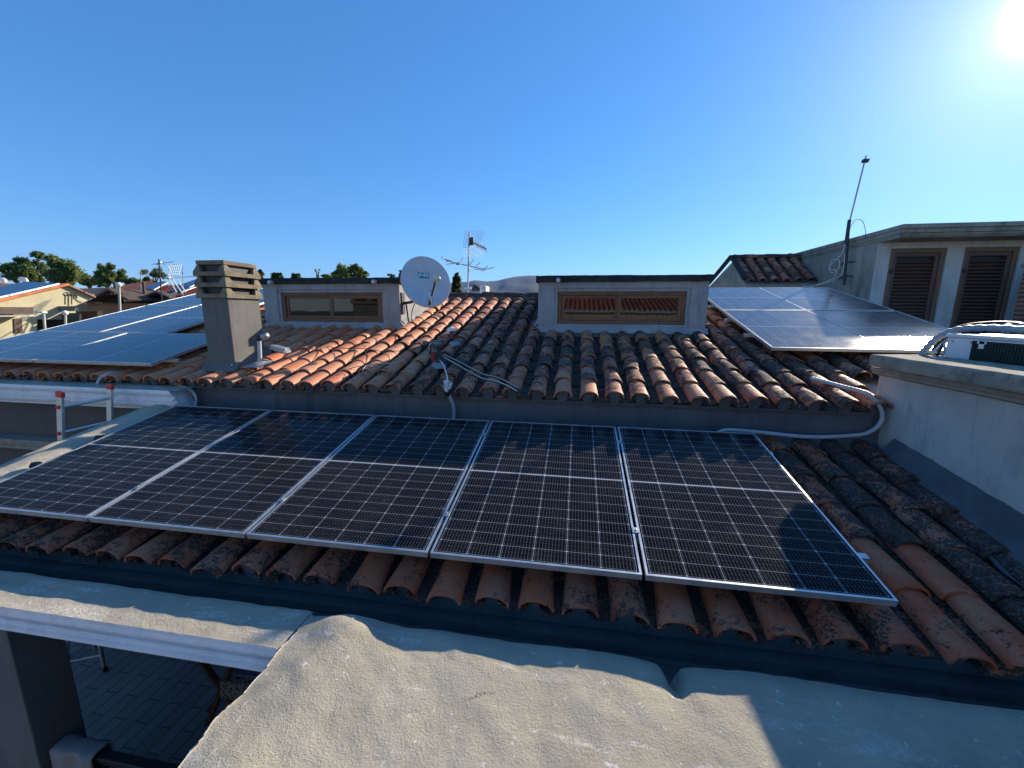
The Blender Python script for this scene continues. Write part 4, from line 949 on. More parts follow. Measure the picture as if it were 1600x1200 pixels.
m = MB(); m.tube(smooth_path([nk+Vector((0.12, -0.13, -0.02)), Vector((-2.90, 2.10, 0.76)), Vector((-2.78, 1.86, 0.66)), Vector((-2.765, 1.76, 0.585))], 5), 0.006, 6); o = m.build('pale_lead', MT['whitepl']); under(o, co_)
tw = thing('wrapped_joint', 'crumpled clear plastic wrap with black tape on the eave, above the thin grey conduit', 'cable joint', (-2.75, 1.76, 0.6))
m = MB()
for k in range(26):
    d = Vector((random.gauss(0, 1), random.gauss(0, 1), random.gauss(0, 1))).normalized(); c0 = Vector((-2.755, 1.765, 0.605)); s = random.uniform(0.035, 0.062)
    e1_ = d.orthogonal().normalized()*0.02; m.add([c0+d*0.008-e1_, c0+d*0.008+e1_, c0+d*s+e1_*1.1+Vector((0, 0, random.uniform(-.01, .01))), c0+d*s*0.9-e1_*0.8], [(0, 1, 2, 3)])
m.tube([(-2.765, 1.765, 0.66), (-2.755, 1.76, 0.55)], 0.024, 8); o = m.build('plastic_wrap', plain('clear_wrap', (0.55, 0.57, 0.60), 0.25, 0, 0.1, 30), None, 0, False); under(o, tw)
m = MB(); m.tube([(-2.757, 1.765, 0.565), (-2.755, 1.78, 0.505)], [0.030, 0.022], 10); o = m.build('black_tape', MT['black']); under(o, tw)
def conduit(pts, r, label, corr=True, mat=None):
    P = smooth_path(pts, 14); m = MB(); m.tube(P, [r*(1+(0.10 if i % 2 else 0)) for i in range(len(P))] if corr else r, 10)
    o = m.build('conduit', mat or MT['greypl']); props(o, label, 'conduit')
conduit([(-2.757, 1.79, 0.53), (-2.735, 1.84, 0.44), (-2.73, 1.90, 0.34), (-2.745, 1.92, 0.22), (-2.75, 1.90, 0.14)], 0.016, 'thin grey conduit dropping down the wall from the wrapped joint')
conduit([up_pt(0.70, 0.42, 0.012), up_pt(0.84, 0.20, 0.03), (0.945, 1.87, 0.645), (1.06, 1.86, 0.52), (1.075, 1.86, 0.40), (0.99, 1.86, 0.305), (0.84, 1.86, 0.270), (0.52, 1.855, 0.245), (0.1, 1.85, 0.268), (-0.15, 1.845, 0.275), (-0.24, 1.84, 0.235)], 0.0165, 'long pale grey conduit looping from the right eave along the wall to the panels')
conduit([(-5.98, 1.90, 0.462), (-5.88, 1.89, 0.462), (-5.79, 1.885, 0.42), (-5.745, 1.88, 0.34), (-5.77, 1.88, 0.25), (-5.83, 1.87, 0.18)], 0.015, 'short grey conduit hooped at the left end of the front wall')
conduit([(-6.99, 1.83, 0.47), (-6.96, 1.84, 0.53), (-6.90, 1.88, 0.585), (-6.86, 1.98, 0.60)], 0.015, 'stub of grey conduit under the left eave tiles')
# thin wires lying over the sunlit tiles
def wire(pts, r, label, mat): m = MB(); m.tube(smooth_path(pts, 6), r, 6); o = m.build('loose_wire', mat); props(o, label, 'wire')
wire([up_pt(-4.75, 1.05, 0.01), up_pt(-4.5, 0.98, 0.012), up_pt(-4.2, 1.02, 0.0), up_pt(-3.9, 0.90, 0.012), up_pt(-3.6, 1.0, 0.0), up_pt(-3.42, 1.2, 0.01)], 0.005, 'thin black wire trailing over the sunlit orange tiles', MT['black'])
wire([up_pt(-3.85, 0.30, -0.01), up_pt(-3.86, 0.40, 0.015), up_pt(-3.78, 0.47, 0.02), up_pt(-3.65, 0.50, 0.01), up_pt(-3.5, 0.60, 0.012)], 0.0045, 'bent pale wire at the edge of the sunlit tiles', MT['greypl'])
wire([up_pt(-4.02, 0.22, 0.01), up_pt(-3.98, 0.33, 0.015), up_pt(-3.88, 0.42, 0.012), up_pt(-3.7, 0.5, 0.0)], 0.004, 'short black wire curled on an orange eave tile', MT['black'])

# television aerial behind the ridge
ta = thing('tv_aerial', 'television aerial with grid reflector on a steel mast behind the ridge', 'aerial', (-4.2, 8, 1.2))
AYY = 8.0
def ap(x, y, dy=0.0): return at(x, y, AYY+dy)
m = MB(); m.tube([ap(730.5, 470), ap(733.5, 363)], 0.021, 8); o = m.build('mast', MT['galv']); under(o, ta)
g = MB()
for (ya, yb_, xa, xb, dya, dyb) in ((359, 377, 728, 757, 0.0, 0.12), (379, 401, 724, 753, 0.12, 0.0)):
    for i in range(7):
        t = i/6; g.tube([ap(xa-(3 if ya < 370 else -2)*(t) , ya+(yb_-ya)*t, -0.30+dya+(dyb-dya)*t), ap(xb-(4 if ya < 370 else -1)*t, ya+(yb_-ya)*t+1.0, 0.25+dya+(dyb-dya)*t)], 0.003, 4)
    for i in range(9):
        t = i/8; x0_ = xa+(xb-xa)*t; g.tube([ap(x0_, ya+t, -0.30+0.55*t+dya), ap(x0_-(3.5 if ya < 370 else -1.5), yb_+t, -0.30+0.55*t+dyb)], 0.003, 4)
o = g.build('grid_reflector', MT['galv']); under(o, ta)
m = MB(); m.tube([ap(733, 377), ap(760, 389, -0.5)], 0.012, 6)
for k in range(8): t = 0.35+k*0.085; c0 = ap(733+27*t, 377+12*t, -0.5*t); m.tube([c0+Vector((-0.03, -0.03, 0.075)), c0+Vector((0.03, 0.03, -0.075))], 0.007, 5)
m.box(ap(737, 377)-Vector((0.045, 0.03, 0.09)), ap(737, 377)+Vector((0.045, 0.03, 0.09)))
o = m.build('yagi_boom', MT['darksteel']); under(o, ta)
m = MB(); m.tube([ap(697, 407.5, -0.3), ap(758, 421, 0.3)], 0.016, 6)
for (xa, ya, xb, yb_) in ((690, 401, 696, 406), (719, 410, 724, 402), (734, 414, 740, 406), (744, 416, 750, 410), (758, 421, 772, 418), (697, 413, 716, 411), (740, 420, 757, 423), (755, 421, 762, 416)):
    m.tube([ap(xa, ya, 0.0), ap(xb, yb_, 0.1)], 0.010, 5)
m.tube([ap(690, 401, -0.3), ap(694, 405, -0.3), ap(706, 408, -0.3)], 0.012, 5); m.box(ap(716, 412)-Vector((0.05, 0.04, 0.03)), ap(716, 412)+Vector((0.05, 0.04, 0.03)))
o = m.build('lower_dipole', MT['galv']); under(o, ta)
m = MB(); m.box(ap(727, 443)-Vector((0.02, 0.05, 0.10)), ap(735, 452)+Vector((0.02, 0.05, 0.02))); o = m.build('junction_box', MT['whitepl'], None, 0.01); under(o, ta)
wb = thing('white_cabinet', 'small white rooftop cabinet behind the ridge, right of the television aerial', 'cabinet', (-4, 8.2, 0.9))
p0 = at(751, 447, 8.3); p1 = at(761, 470, 8.3)
m = MB(); m.box((p0.x, 8.2, p1.z), (p1.x, 8.6, p0.z)); o = m.build('casing', MT['whitepl'], None, 0.015); under(o, wb)
m = MB(); m.lathe([(0.05, 0), (0.05, 0.006), (0.001, 0.006)], 14, Matrix.Translation(((p0.x+p1.x)/2+0.01, 8.197, p0.z-0.07)) @ Matrix.Rotation(R(90), 4, 'X')); o = m.build('fan_grille', MT['greypl']); under(o, wb)
pw = thing('pipe_cluster', 'dark pipework beside the white rooftop cabinet', 'pipes', (-4.2, 8.2, 1.6))
m = MB(); a, b_ = at(738, 452, 8.25), at(750, 452, 8.25)
m.tube([a, b_], 0.05, 8); m.tube([a+Vector((0.02, 0, 0.09)), b_+Vector((-0.05, 0, 0.06))], 0.03, 8); o = m.build('pipe', MT['darksteel']); under(o, pw)

# ================================================================== LADDER, CHAIR, RAILING
ld = thing('ladder', 'aluminium ladder with red end caps leaning on the cement verge', 'ladder', (-6.5, 1.0, -2.5))
la, lb = at_x(94, 616, -6.45), at_x(172, 604, -6.45) # tops of stiles
dl_ = Vector((0.05, 0.015, -1.0)); nl = Vector((-0.22, 0.0, 0))
def foot(p): return Vector((p.x-0.55, p.y-0.05, -2.49))
axl = (lb-la).normalized()
for p in (la, lb):
    pdir = (p-foot(p)).normalized()
    m = MB(); m.bar(foot(p), p, 0.062, 0.026, axl); o = m.build('stile', MT['alu'], None, 0.003); under(o, ld)
    m = MB(); m.bar(p-pdir*0.03, p+pdir*0.025, 0.072, 0.034, axl); o = m.build('end_cap', MT['red'], None, 0.004); under(o, ld)
for k in range(11):
    t = 0.13+k*0.27; u1 = (foot(la)-la).normalized(); u2 = (foot(lb)-lb).normalized()
    if t > 2.75: break
    m = MB(); m.tube([la+u1*t, lb+u2*t], 0.0155, 10); o = m.build('rung', MT['alu']); under(o, ld)
    m = MB(); m.tube([la+u1*t-axl*0.03, la+u1*t-axl*0.013], 0.018, 8); o = m.build('rung_plug', MT['red']); under(o, ld)
fc = thing('folding_chair', 'brown wooden folding chair with dark patterned seat on the terrace', 'chair', (-4.6, 0.9, -2.5))
m = MB()
for yy in (0.72, 1.12):
    m.bar((-4.82, yy, -2.5), (-4.44, yy+0.02, -1.72), 0.035, 0.045, (0, 1, 0)); m.bar((-4.40, yy+0.03, -2.5), (-4.84, yy+0.03, -1.80), 0.035, 0.045, (0, 1, 0))
m.bar((-4.80, 0.72, -2.35), (-4.80, 1.12, -2.35), 0.03, 0.03); m.bar((-4.42, 0.72, -2.3), (-4.42, 1.15, -2.3), 0.03, 0.03)
wo_ = wood_mat('red_brown_chair_wood', (0.19, 0.075, 0.035), (20, 20, 20)); o = m.build('leg_frame', wo_); under(o, fc)
def cloth_mat(name, c1, c2, sc):
    n = NT(name); k = n.ramp(n.voro(sc), 0.35, 0.45); return n.done(n.mix(k, c1, c2), 0.95)
m = MB(); m.sheet(lambda u, v: (-4.60+0.45*u, 0.70+0.46*v, -1.97+0.03*math.sin(math.pi*u)*math.sin(math.pi*v)), 10, 10); m.sheet(lambda u, v: (-4.15+0.02*v, 0.70+0.46*u, -1.97-0.25*v+0.01*math.sin(u*12)*v), 14, 5); m.sheet(lambda u, v: (-4.60+0.45*u, 0.70-0.012*v, -1.97-0.17*v+0.01*math.sin(u*12)*v), 14, 5)
o = m.build('seat_cloth', cloth_mat('patterned_cloth', (0.02, 0.02, 0.02), (0.30, 0.26, 0.22), 38)); under(o, fc)
m = MB(); m.box((-4.55, 0.74, -1.945), (-4.20, 1.12, -1.91)); o = m.build('cushion', cloth_mat('blue_cushion', (0.10, 0.13, 0.20), (0.16, 0.19, 0.27), 60), None, 0.012); under(o, fc)
fr_ = thing('clothes_rack', 'pale metal rack with bars standing on the terrace, behind the pillar', 'rack', (-6.5, 1.0, -2.5))
m = MB()
for (x, y) in ((-6.41, 1.03), (-6.85, 0.80), (-6.41, 1.45), (-6.85, 1.25)): m.tube([(x, y, -2.5), (x+0.02, y, -1.5)], 0.018, 8)
for z in (-2.3, -2.05, -1.8): m.tube([(-6.40, 1.03, z), (-6.84, 0.80, z)], 0.012, 6)
o = m.build('frame', MT['galv']); under(o, fr_)
for (x, y) in ((-6.41, 1.03), (-6.85, 0.80)):
    m = MB(); m.lathe([(0.026, 0), (0.026, 0.05), (0.019, 0.055)], 8, Matrix.Translation((x, y, -2.5))); o = m.build('rubber_foot', MT['black']); under(o, fr_)
rl = thing('railing', 'black metal handrail under the porch cornice, running from the pillar', 'railing', (-3.8, -0.37, -2.5))
m = MB(); m.box((-4.56, -0.40, -1.33), (-2.64, -0.345, -1.29)); o = m.build('handrail', MT['black'], None, 0.006); under(o, rl); m = MB(); m.box((-4.56, -0.39, -2.42), (-2.64, -0.355, -2.39)); o = m.build('bottom_rail', MT['black']); under(o, rl)
for k in range(15):
    m = MB(); x = -4.5+k*0.13; m.tube([(x, -0.372, -2.40), (x, -0.372, -1.32)], 0.009, 6); o = m.build('baluster', MT['black']); under(o, rl)
def weave():
    n = NT('beige_woven_cloth'); X, Y, Z = n.sep(n.obj)
    s = n.m('MULTIPLY', n.m('ADD', n.m('SINE', n.m('MULTIPLY', X, 700.0)), 1.0), 0.5)
    return n.done(n.mix(s, (0.20, 0.18, 0.165), (0.32, 0.295, 0.27)), 0.95, nrm=n.bump(n.m('ADD', s, n.noise(150, 3, 0.6)), 0.4, 0.004))
m = MB()
def rug(u, v):
    x = -4.545+0.30*u; a = v*3-1.5                       # hangs on both sides of the handrail
    if abs(a) < 0.5: y, z = -0.3725-0.045*math.sin(a*math.pi), -1.278+0.012*math.cos(a*math.pi)
    else: sg = 1 if a > 0 else -1; y, z = -0.3725-sg*(0.045+0.01*math.sin(u*9)), -1.278-(abs(a)-0.5)*0.6
    return (x, y+0.004*math.sin(u*14), z)
m.sheet(rug, 24, 48); o = m.build('rug', weave()); props(o, 'beige woven rug hung over the black handrail', 'rug'); so_ = o.modifiers.new('thick', 'SOLIDIFY'); so_.thickness = 0.008; so_.offset = 1
# ================================================================== BACKGROUND
GZ = -5.6
g = MB(); rings = [0, 15, 40, 90, 200, 500, 1500, 5000, 14000]
vs = [(0, 0, GZ)]; 
for r in rings[1:]:
    for k in range(48): t = 2*math.pi*k/48; vs.append((r*math.cos(t), r*math.sin(t), GZ))
fs = [(0, 1+k, 1+(k+1) % 48) for k in range(48)]
for i in range(len(rings)-2):
    for k in range(48): a, b = 1+i*48+k, 1+i*48+(k+1) % 48; fs.append((a, a+48, b+48, b))
g.add(vs, fs)
n = NT('dry_ground'); mt_g = n.done(n.mix(n.ramp(n.noise(0.05, 6, 0.6), 0.4, 0.6), (0.10, 0.095, 0.06), (0.06, 0.075, 0.035)), 1.0)
o = g.build('ground', mt_g); o['kind'] = 'structure'
n = NT('scrub_hillside'); mt_h = n.done(n.mix(n.ramp(n.noise(0.006, 8, 0.65), 0.4, 0.62), (0.016, 0.026, 0.022), (0.05, 0.05, 0.04)), 1.0)
def hill(name, D, prof, depth, seed):
    m = MB(); P = []
    pxs = [p[0] for p in prof]; pys = [p[1] for p in prof]
    nx, ny = 160, 26
    def f(u, v):
        px = pxs[0]+(pxs[-1]-pxs[0])*u; py = float(np.interp(px, pxs, pys)); p = at(px, py, D)
        y = D+(v-0.5)*2*depth; k = (1-abs(v-0.5)*2); k = k**0.8
        h = (p.z-GZ)*k*(1+0.16*(1-k)*mnoise.noise(Vector((u*22, v*7, seed)))*4*0.5)+(0 if v == 0.5 else 18*k*(1-k)*mnoise.noise(Vector((u*60, v*16, seed))))
        return (p.x*(y/D) if True else p.x, y, GZ-5+h)
    m.sheet(f, nx, ny); o = m.build(name, mt_h); o['kind'] = 'structure'
hill('hills', 5200, [(480, 480), (560, 462), (640, 450), (690, 446), (703, 442), (716, 439), (728, 440), (742, 437), (760, 439), (776, 438), (790, 434.5), (806, 431.5), (822, 430), (840, 430), (870, 434), (910, 440), (980, 452), (1100, 470)], 1900, 2.0)
hill('far_hills', 8200, [(300, 482), (420, 470), (520, 461), (600, 452), (660, 446), (710, 443), (760, 444), (840, 440), (920, 436), (1000, 440), (1100, 452), (1250, 470)], 2400, 6.0)

# trees: tapered trunk with limbs, crown of many leaf clumps
def leaf_mat(name, a, b):   # albedo of sunlit and shaded leaf clumps alike
    n = NT(name); q = n.t.nodes.new('ShaderNodeObjectInfo'); at_ = n.attr('tint')
    c = n.mix(at_[0], a, b); n.done(c, 0.6, spec=0.25)
    n.put(n.p.inputs['Subsurface Weight'], 0.0)
    tr = n.t.nodes.new('ShaderNodeBsdfTranslucent'); n.lk(n.mix(0.5, c, (0.16, 0.21, 0.04)), tr.inputs['Color'])
    mx = n.t.nodes.new('ShaderNodeMixShader'); mx.inputs[0].default_value = 0.52
    n.lk(n.p.outputs[0], mx.inputs[1]); n.lk(tr.outputs[0], mx.inputs[2]); n.lk(mx.outputs[0], n.t.nodes['Material Output'].inputs['Surface'])
    return n.mt
LEAF = {'euc': leaf_mat('eucalyptus_leaves', (0.08, 0.12, 0.035), (0.26, 0.30, 0.09)), 'cyp': leaf_mat('cypress_leaves', (0.012, 0.022, 0.010), (0.028, 0.042, 0.018)),
        'light': leaf_mat('pale_green_leaves', (0.12, 0.16, 0.035), (0.27, 0.30, 0.08)), 'dark': leaf_mat('dark_green_leaves', (0.022, 0.036, 0.014), (0.05, 0.068, 0.024))}
BARK = plain('grey_brown_bark', (0.13, 0.10, 0.075), 0.9, 0, 0.3, 3, 0.6, 8)
def tree(name, label, kind, Y, blobs, leaf, nleaf, group=None, seed=1):
    # blobs: (px, py, half width px, half height px) lobes of the crown as seen in the photo
    rg = np.random.default_rng(seed); sc = (Y-CAM[1])/F*1.03
    ctr = []
    for (px, py, hw, hh) in blobs:
        p = at(px, py, Y); ctr.append((Vector(p)+Vector((0, rg.uniform(-0.4, 0.4)*hw*sc, 0)), hw*sc, hh*sc))
    bx = sum(c[0].x for c in ctr)/len(ctr); by = sum(c[0].y for c in ctr)/len(ctr)
    t = thing(name, label, 'tree', (bx, by, GZ), group)
    m = MB(); low = min(c[0].z-c[2]*0.3 for c in ctr); H = low-GZ; r0 = max(0.1, 0.03*H)
    m.tube([(bx, by, GZ), (bx+0.1, by, GZ+H*0.5), (bx, by, low)], [r0, r0*0.75, r0*0.55], 8)
    for c, a, b in ctr: m.tube([(bx, by, low-H*0.12), ((bx+c.x)/2, (by+c.y)/2, (low+c.z)/2), c], [r0*0.5, r0*0.3, r0*0.12], 6)
    o = m.build('trunk', BARK); under(o, t)
    V = []; Fc = []; T = []
    area = sum(a*b for c, a, b in ctr)
    for c, a, b in ctr:
        k = int(1.5*nleaf*a*b/area); ncl = max(5, k//28)
        for q in range(ncl):
            d = rg.normal(0, 1, 3); d /= np.linalg.norm(d); rad = rg.uniform(0.30, 1.12)**0.6
            cc = np.array([c.x+d[0]*a*rad, c.y+d[1]*a*0.9*rad, c.z+d[2]*b*rad]); cs = 0.26*min(a, b)*rg.uniform(0.6, 1.3)+0.05; tn = rg.uniform(0, 1)
            for e in range(max(3, k//ncl)):
                p = cc+rg.normal(0, cs*0.62, 3); u = rg.normal(0, 1, 3); u /= np.linalg.norm(u); v = np.cross(u, rg.normal(0, 1, 3)); v /= np.linalg.norm(v)+1e-9
                L1, L2 = leaf*0.8*rg.uniform(0.6, 1.3), leaf*0.8*rg.uniform(0.3, 0.6); bb = len(V)
                V += [tuple(p-u*L1-v*L2*0.3), tuple(p+v*L2), tuple(p+u*L1+v*L2*0.2), tuple(p-v*L2)]; Fc.append((bb, bb+1, bb+2, bb+3))
                tt = float(np.clip(tn+rg.normal(0, 0.18), 0, 1)); T += [(tt, 0, 0, 1)]*4
    me = bpy.data.meshes.new('crown'); me.from_pydata(V, [], Fc); me.materials.append(LEAF[kind])
    ca = me.color_attributes.new('tint', 'FLOAT_COLOR', 'POINT'); ca.data.foreach_set('color', np.array(T, dtype=np.float32).ravel()); me.update()
    o = bpy.data.objects.new('crown', me); COL.objects.link(o); under(o, t)
EU = 'eucalyptus trees behind the left houses'
tree('eucalyptus_tree', 'broad dark eucalyptus at the far left, behind the beige gable wall', 'euc', 62, [(12, 424, 12, 12), (30, 415, 14, 13), (44, 425, 13, 14), (28, 432, 22, 11), (48, 440, 12, 8)], 0.36, 4200, EU, 1)
tree('eucalyptus_tree', 'tall thin eucalyptus with a separate top tuft, second from the left', 'euc', 64, [(61, 399, 9, 6), (60, 411, 6, 5), (64, 422, 8, 8), (62, 438, 9, 9)], 0.34, 1700, EU, 2)
tree('eucalyptus_tree', 'large full eucalyptus just right of the tall thin one', 'euc', 60, [(83, 403, 8, 6), (92, 412, 11, 9), (103, 423, 14, 15), (86, 432, 13, 12), (112, 420, 8, 10), (100, 440, 18, 8)], 0.36, 4400, EU, 3)
tree('eucalyptus_tree', 'low rounded eucalyptus in the dip between the two taller groups', 'euc', 66, [(125, 432, 10, 8), (135, 440, 12, 7), (147, 441, 8, 5)], 0.34, 1500, EU, 4)
tree('eucalyptus_tree', 'bright open eucalyptus behind the brown gabled house', 'euc', 61, [(163, 420, 8, 7), (171, 416, 6, 5), (158, 431, 10, 9), (172, 432, 9, 10), (164, 442, 14, 7)], 0.34, 2600, EU, 5)
tree('eucalyptus_tree', 'smaller open eucalyptus just right of the bright one', 'euc', 63, [(190, 426, 6, 5), (187, 435, 8, 7), (198, 437, 8, 6), (208, 440, 8, 5), (215, 441, 8, 4)], 0.33, 1600, EU, 6)
tree('eucalyptus_tree', 'small tufted eucalyptus beside the far left aerials', 'euc', 68, [(225, 427, 5, 5), (238, 430, 4, 5), (246, 426, 7, 6), (230, 438, 8, 4), (254, 431, 5, 5)], 0.33, 1100, EU, 7)
CY = 'dark cypresses on the skyline'
tree('cypress_tree', 'narrow dark cypress between the chimney and the left dormer', 'cyp', 48, [(407, 426, 2.4, 6), (407, 433, 4.4, 8), (407, 445, 5, 9)], 0.22, 1500, CY, 11)
tree('cypress_tree', 'thin dark cypress just left of the satellite dish', 'cyp', 55, [(626.5, 424, 1.5, 4), (626.5, 431, 2.7, 7), (626.5, 441, 3, 8)], 0.22, 900, CY, 12)
tree('cypress_tree', 'broad dark cypress between the satellite dish and the television aerial', 'cyp', 50, [(713.5, 432, 2.6, 5), (713, 440, 5.4, 8), (713, 452, 6.2, 10)], 0.22, 1700, CY, 13)
tree('broadleaf_tree', 'small dark round tree over the left end of the dormer roof', 'dark', 52, [(432, 431, 8, 5), (432, 438, 9, 6)], 0.28, 800, None, 14)
tree('broadleaf_tree', 'small dark tree with spiky outline over the left dormer roof', 'dark', 52, [(461, 430, 5, 4), (462, 436, 9, 5)], 0.28, 700, None, 15)
tree('broadleaf_tree', 'pale green round tree over the middle of the left dormer roof', 'light', 45, [(533, 422, 8, 7), (530, 430, 9, 7), (545, 425, 6, 6), (557, 421, 9, 6), (562, 431, 11, 8), (545, 438, 20, 8)], 0.26, 3200, None, 16)
tree('broadleaf_tree', 'little pale green bush showing left of the pale round tree', 'light', 47, [(509, 433, 6, 5), (509, 441, 8, 6)], 0.26, 500, None, 17)
tree('broadleaf_tree', 'thin nearly bare tree left of the little pale bush', 'light', 49, [(494, 423, 2, 4), (498, 424, 2, 5), (497, 436, 3, 6)], 0.16, 80, None, 18)
tree('broadleaf_tree', 'tiny dark tree over the right end of the left dormer roof', 'dark', 60, [(611, 432, 5, 3), (611, 438, 6, 5)], 0.28, 400, None, 19)

# far houses
def corr_sheet(m, A, B, Cc, rows, amp):                  # barrel-tile roof far away: ribs running from edge AB down to C
    A, B, Cc = Vector(A), Vector(B), Vector(Cc); e = Cc-A; nrm = (B-A).cross(e).normalized(); nrm = nrm if nrm.z > 0 else -nrm
    m.sheet(lambda u, v: A+(B-A)*u+e*v+nrm*(amp*abs(math.sin(math.pi*rows*u))+0.02*((v*9) % 1)), rows*6, 9)
def far_tiles(name, col):
    n = NT(name); return n.done(n.mix(n.ramp(n.noise(1.4, 6, 0.7), 0.35, 0.7), col, tuple(v*0.55 for v in col)), 0.9)
FT1, FT2, FT3 = far_tiles('far_orange_tiles', (0.62, 0.20, 0.085)), far_tiles('far_red_tiles', (0.52, 0.14, 0.075)), far_tiles('far_brown_tiles', (0.33, 0.19, 0.12))
BEI = plaster('beige_far_wall', (0.52, 0.46, 0.30), 0.10, 0.7, 0.2, 30, (0.36, 0.32, 0.22), 0.5, True)
TAN = plaster('tan_far_wall', (0.38, 0.25, 0.16), 0.12, 0.7, 0.2, 30)
CRE = plaster('cream_far_wall', (0.42, 0.38, 0.27), 0.10, 0.8, 0.2, 30)
DGR = plain('dark_green_gate', (0.03, 0.05, 0.05), 0.6, 0, 0.3, 1.5)
SHD = plain('brown_far_timber', (0.085, 0.055, 0.04), 0.7, 0, 0.3, 4)
PVB = plain('far_panel_glass', (0.02, 0.03, 0.06), 0.12, 0, 0.2, 3)
def quad_x(m, pts, X, d): m.extrude([at_x(x, y, X) for x, y in pts], (-d, 0, 0))
def quad_box(m, pts, Y, d): m.extrude([at(x, y, Y) for x, y in pts], (0, d, 0))
# beige gable house: its gable wall faces the sun
HX = -33.0
h1 = thing('beige_house', 'beige house at far left with a broad sunlit gable wall and roof panels', 'house', at_x(60, 490, HX))
m = MB(); quad_x(m, [(-60, 484), (-60, 499), (118, 499), (118, 478), (122, 476), (148, 465), (130, 458), (108, 447), (0, 472)], HX, 9); o = m.build('gable_wall', BEI); under(o, h1)
m = MB(); quad_x(m, [(-60, 499), (-60, 620), (58, 620), (58, 499)], HX, 7); o = m.build('lower_wall', BEI); under(o, h1)
m = MB(); quad_x(m, [(-60, 479), (-60, 492), (52, 490.5), (52, 480)], HX+1.3, 1.25); o = m.build('awning', SHD); under(o, h1)
m = MB(); quad_x(m, [(-60, 492.5), (-60, 496), (54, 494), (54, 491.5)], HX+1.2, 1.15); o = m.build('awning_edge', MT['facade']); under(o, h1)
m = MB(); quad_x(m, [(22, 498), (23, 521), (36, 520), (34, 497)], HX+0.05, 0.2); o = m.build('door', SHD); under(o, h1)
m = MB(); a, b = at_x(-60, 486, HX+0.25), at_x(108, 446.0, HX+0.25); m.extrude([a, b, b+Vector((-9, 0, 0)), a+Vector((-9, 0, 0))], (0, 0, 0.14)); o = m.build('roof', FT1); under(o, h1)
m = MB(); a, b = at_x(108, 446.5, HX+0.25), at_x(150, 465.5, HX+0.25); m.extrude([a, b, b+Vector((-8, 0, 0)), a+Vector((-8, 0, 0))], (0, 0, 0.12)); o = m.build('roof', FT3); under(o, h1)
a, b = at_x(-30, 478.5, HX), at_x(94, 449.2, HX); up = Vector((0, 0, 0.30))
for k in range(3):
    m = MB(); p, q = a+(b-a)*(k/3+0.005)+up*0.7, a+(b-a)*((k+1)/3-0.005)+up*0.7; w_ = Vector((-2.6, 0, 0.12)); m.extrude([p, q, q+w_, p+w_], (0, 0, 0.05)); o = m.build('roof_panel', PVB); under(o, h1)
    m = MB(); m.bar(p, q, 0.08, 0.12); o = m.build('panel_edge', MT['alu']); under(o, h1)
m = MB(); m.bar(at_x(106, 455, HX+0.1), at_x(124, 458, HX+0.1), 0.03, 0.03); m.tube([at_x(107, 459, HX+0.1), at_x(107, 474, HX+0.1)], 0.03, 5); m.tube([at_x(112, 458, HX+0.1), at_x(112, 476, HX+0.1)], 0.03, 5); m.tube([at_x(120, 457, HX+0.1), at_x(120, 466, HX+0.1)], 0.03, 5)
o = m.build('wall_bracket', MT['darksteel']); under(o, h1)
m = MB(); m.tube(smooth_path([at_x(104, 457, HX+0.1), at_x(107, 461, HX+0.1), at_x(112, 459, HX+0.1), at_x(117, 461, HX+0.1), at_x(122, 458, HX+0.1)], 4), 0.04, 5); o = m.build('cable', MT['darksteel']); under(o, h1)
# orange-roofed house with the solar water heater
h2 = thing('orange_roofed_house', 'house with orange tile roof behind the beige gable, carrying a water heater', 'house', at(40, 490, 31))
m = MB(); corr_sheet(m, at(-40, 452, 33), at(100, 447.5, 33), at(-40, 476, 28), 26, 0.08); o = m.build('roof', FT1, None, 0, False); under(o, h2)
m = MB(); quad_box(m, [(-40, 470), (-40, 600), (100, 600), (100, 468)], 31, 4); o = m.build('wall', CRE); under(o, h2)
def heater(px, py, Y, s, label):
    t = thing('solar_water_heater', label, 'water heater', at(px, py+14, Y), 'rooftop solar water heaters')
    p = at(px, py, Y); m = MB(); ax = Vector((-0.8, 0.6, 0)).normalized()
    m.tube([p-ax*0.75*s*0+Vector((0, 0, 0)), p+ax*1.5*s], 0.29*s, 16); o = m.build('tank', MT['whitepl']); under(o, t)
    q = p+Vector((0.1, -0.15, -0.25*s)); e = Vector((-1.55, -0.5, -0.95))*s; f = ax*1.4*s
    m = MB(); m.extrude([q, q+f, q+f+e, q+e], (0, 0, 0.06)); o = m.build('collector', PVB); under(o, t)
    m = MB(); m.bar(q, q+e, 0.10, 0.10); m.bar(q+e, q+f+e, 0.06, 0.08); o = m.build('collector_frame', MT['whitepl']); under(o, t)
heater(34.5, 437, 30, 0.95, 'white tank solar water heater on the orange tile roof, whole in view')
heater(1, 437.5, 32, 0.95, 'white tank solar water heater cut off by the left frame edge')
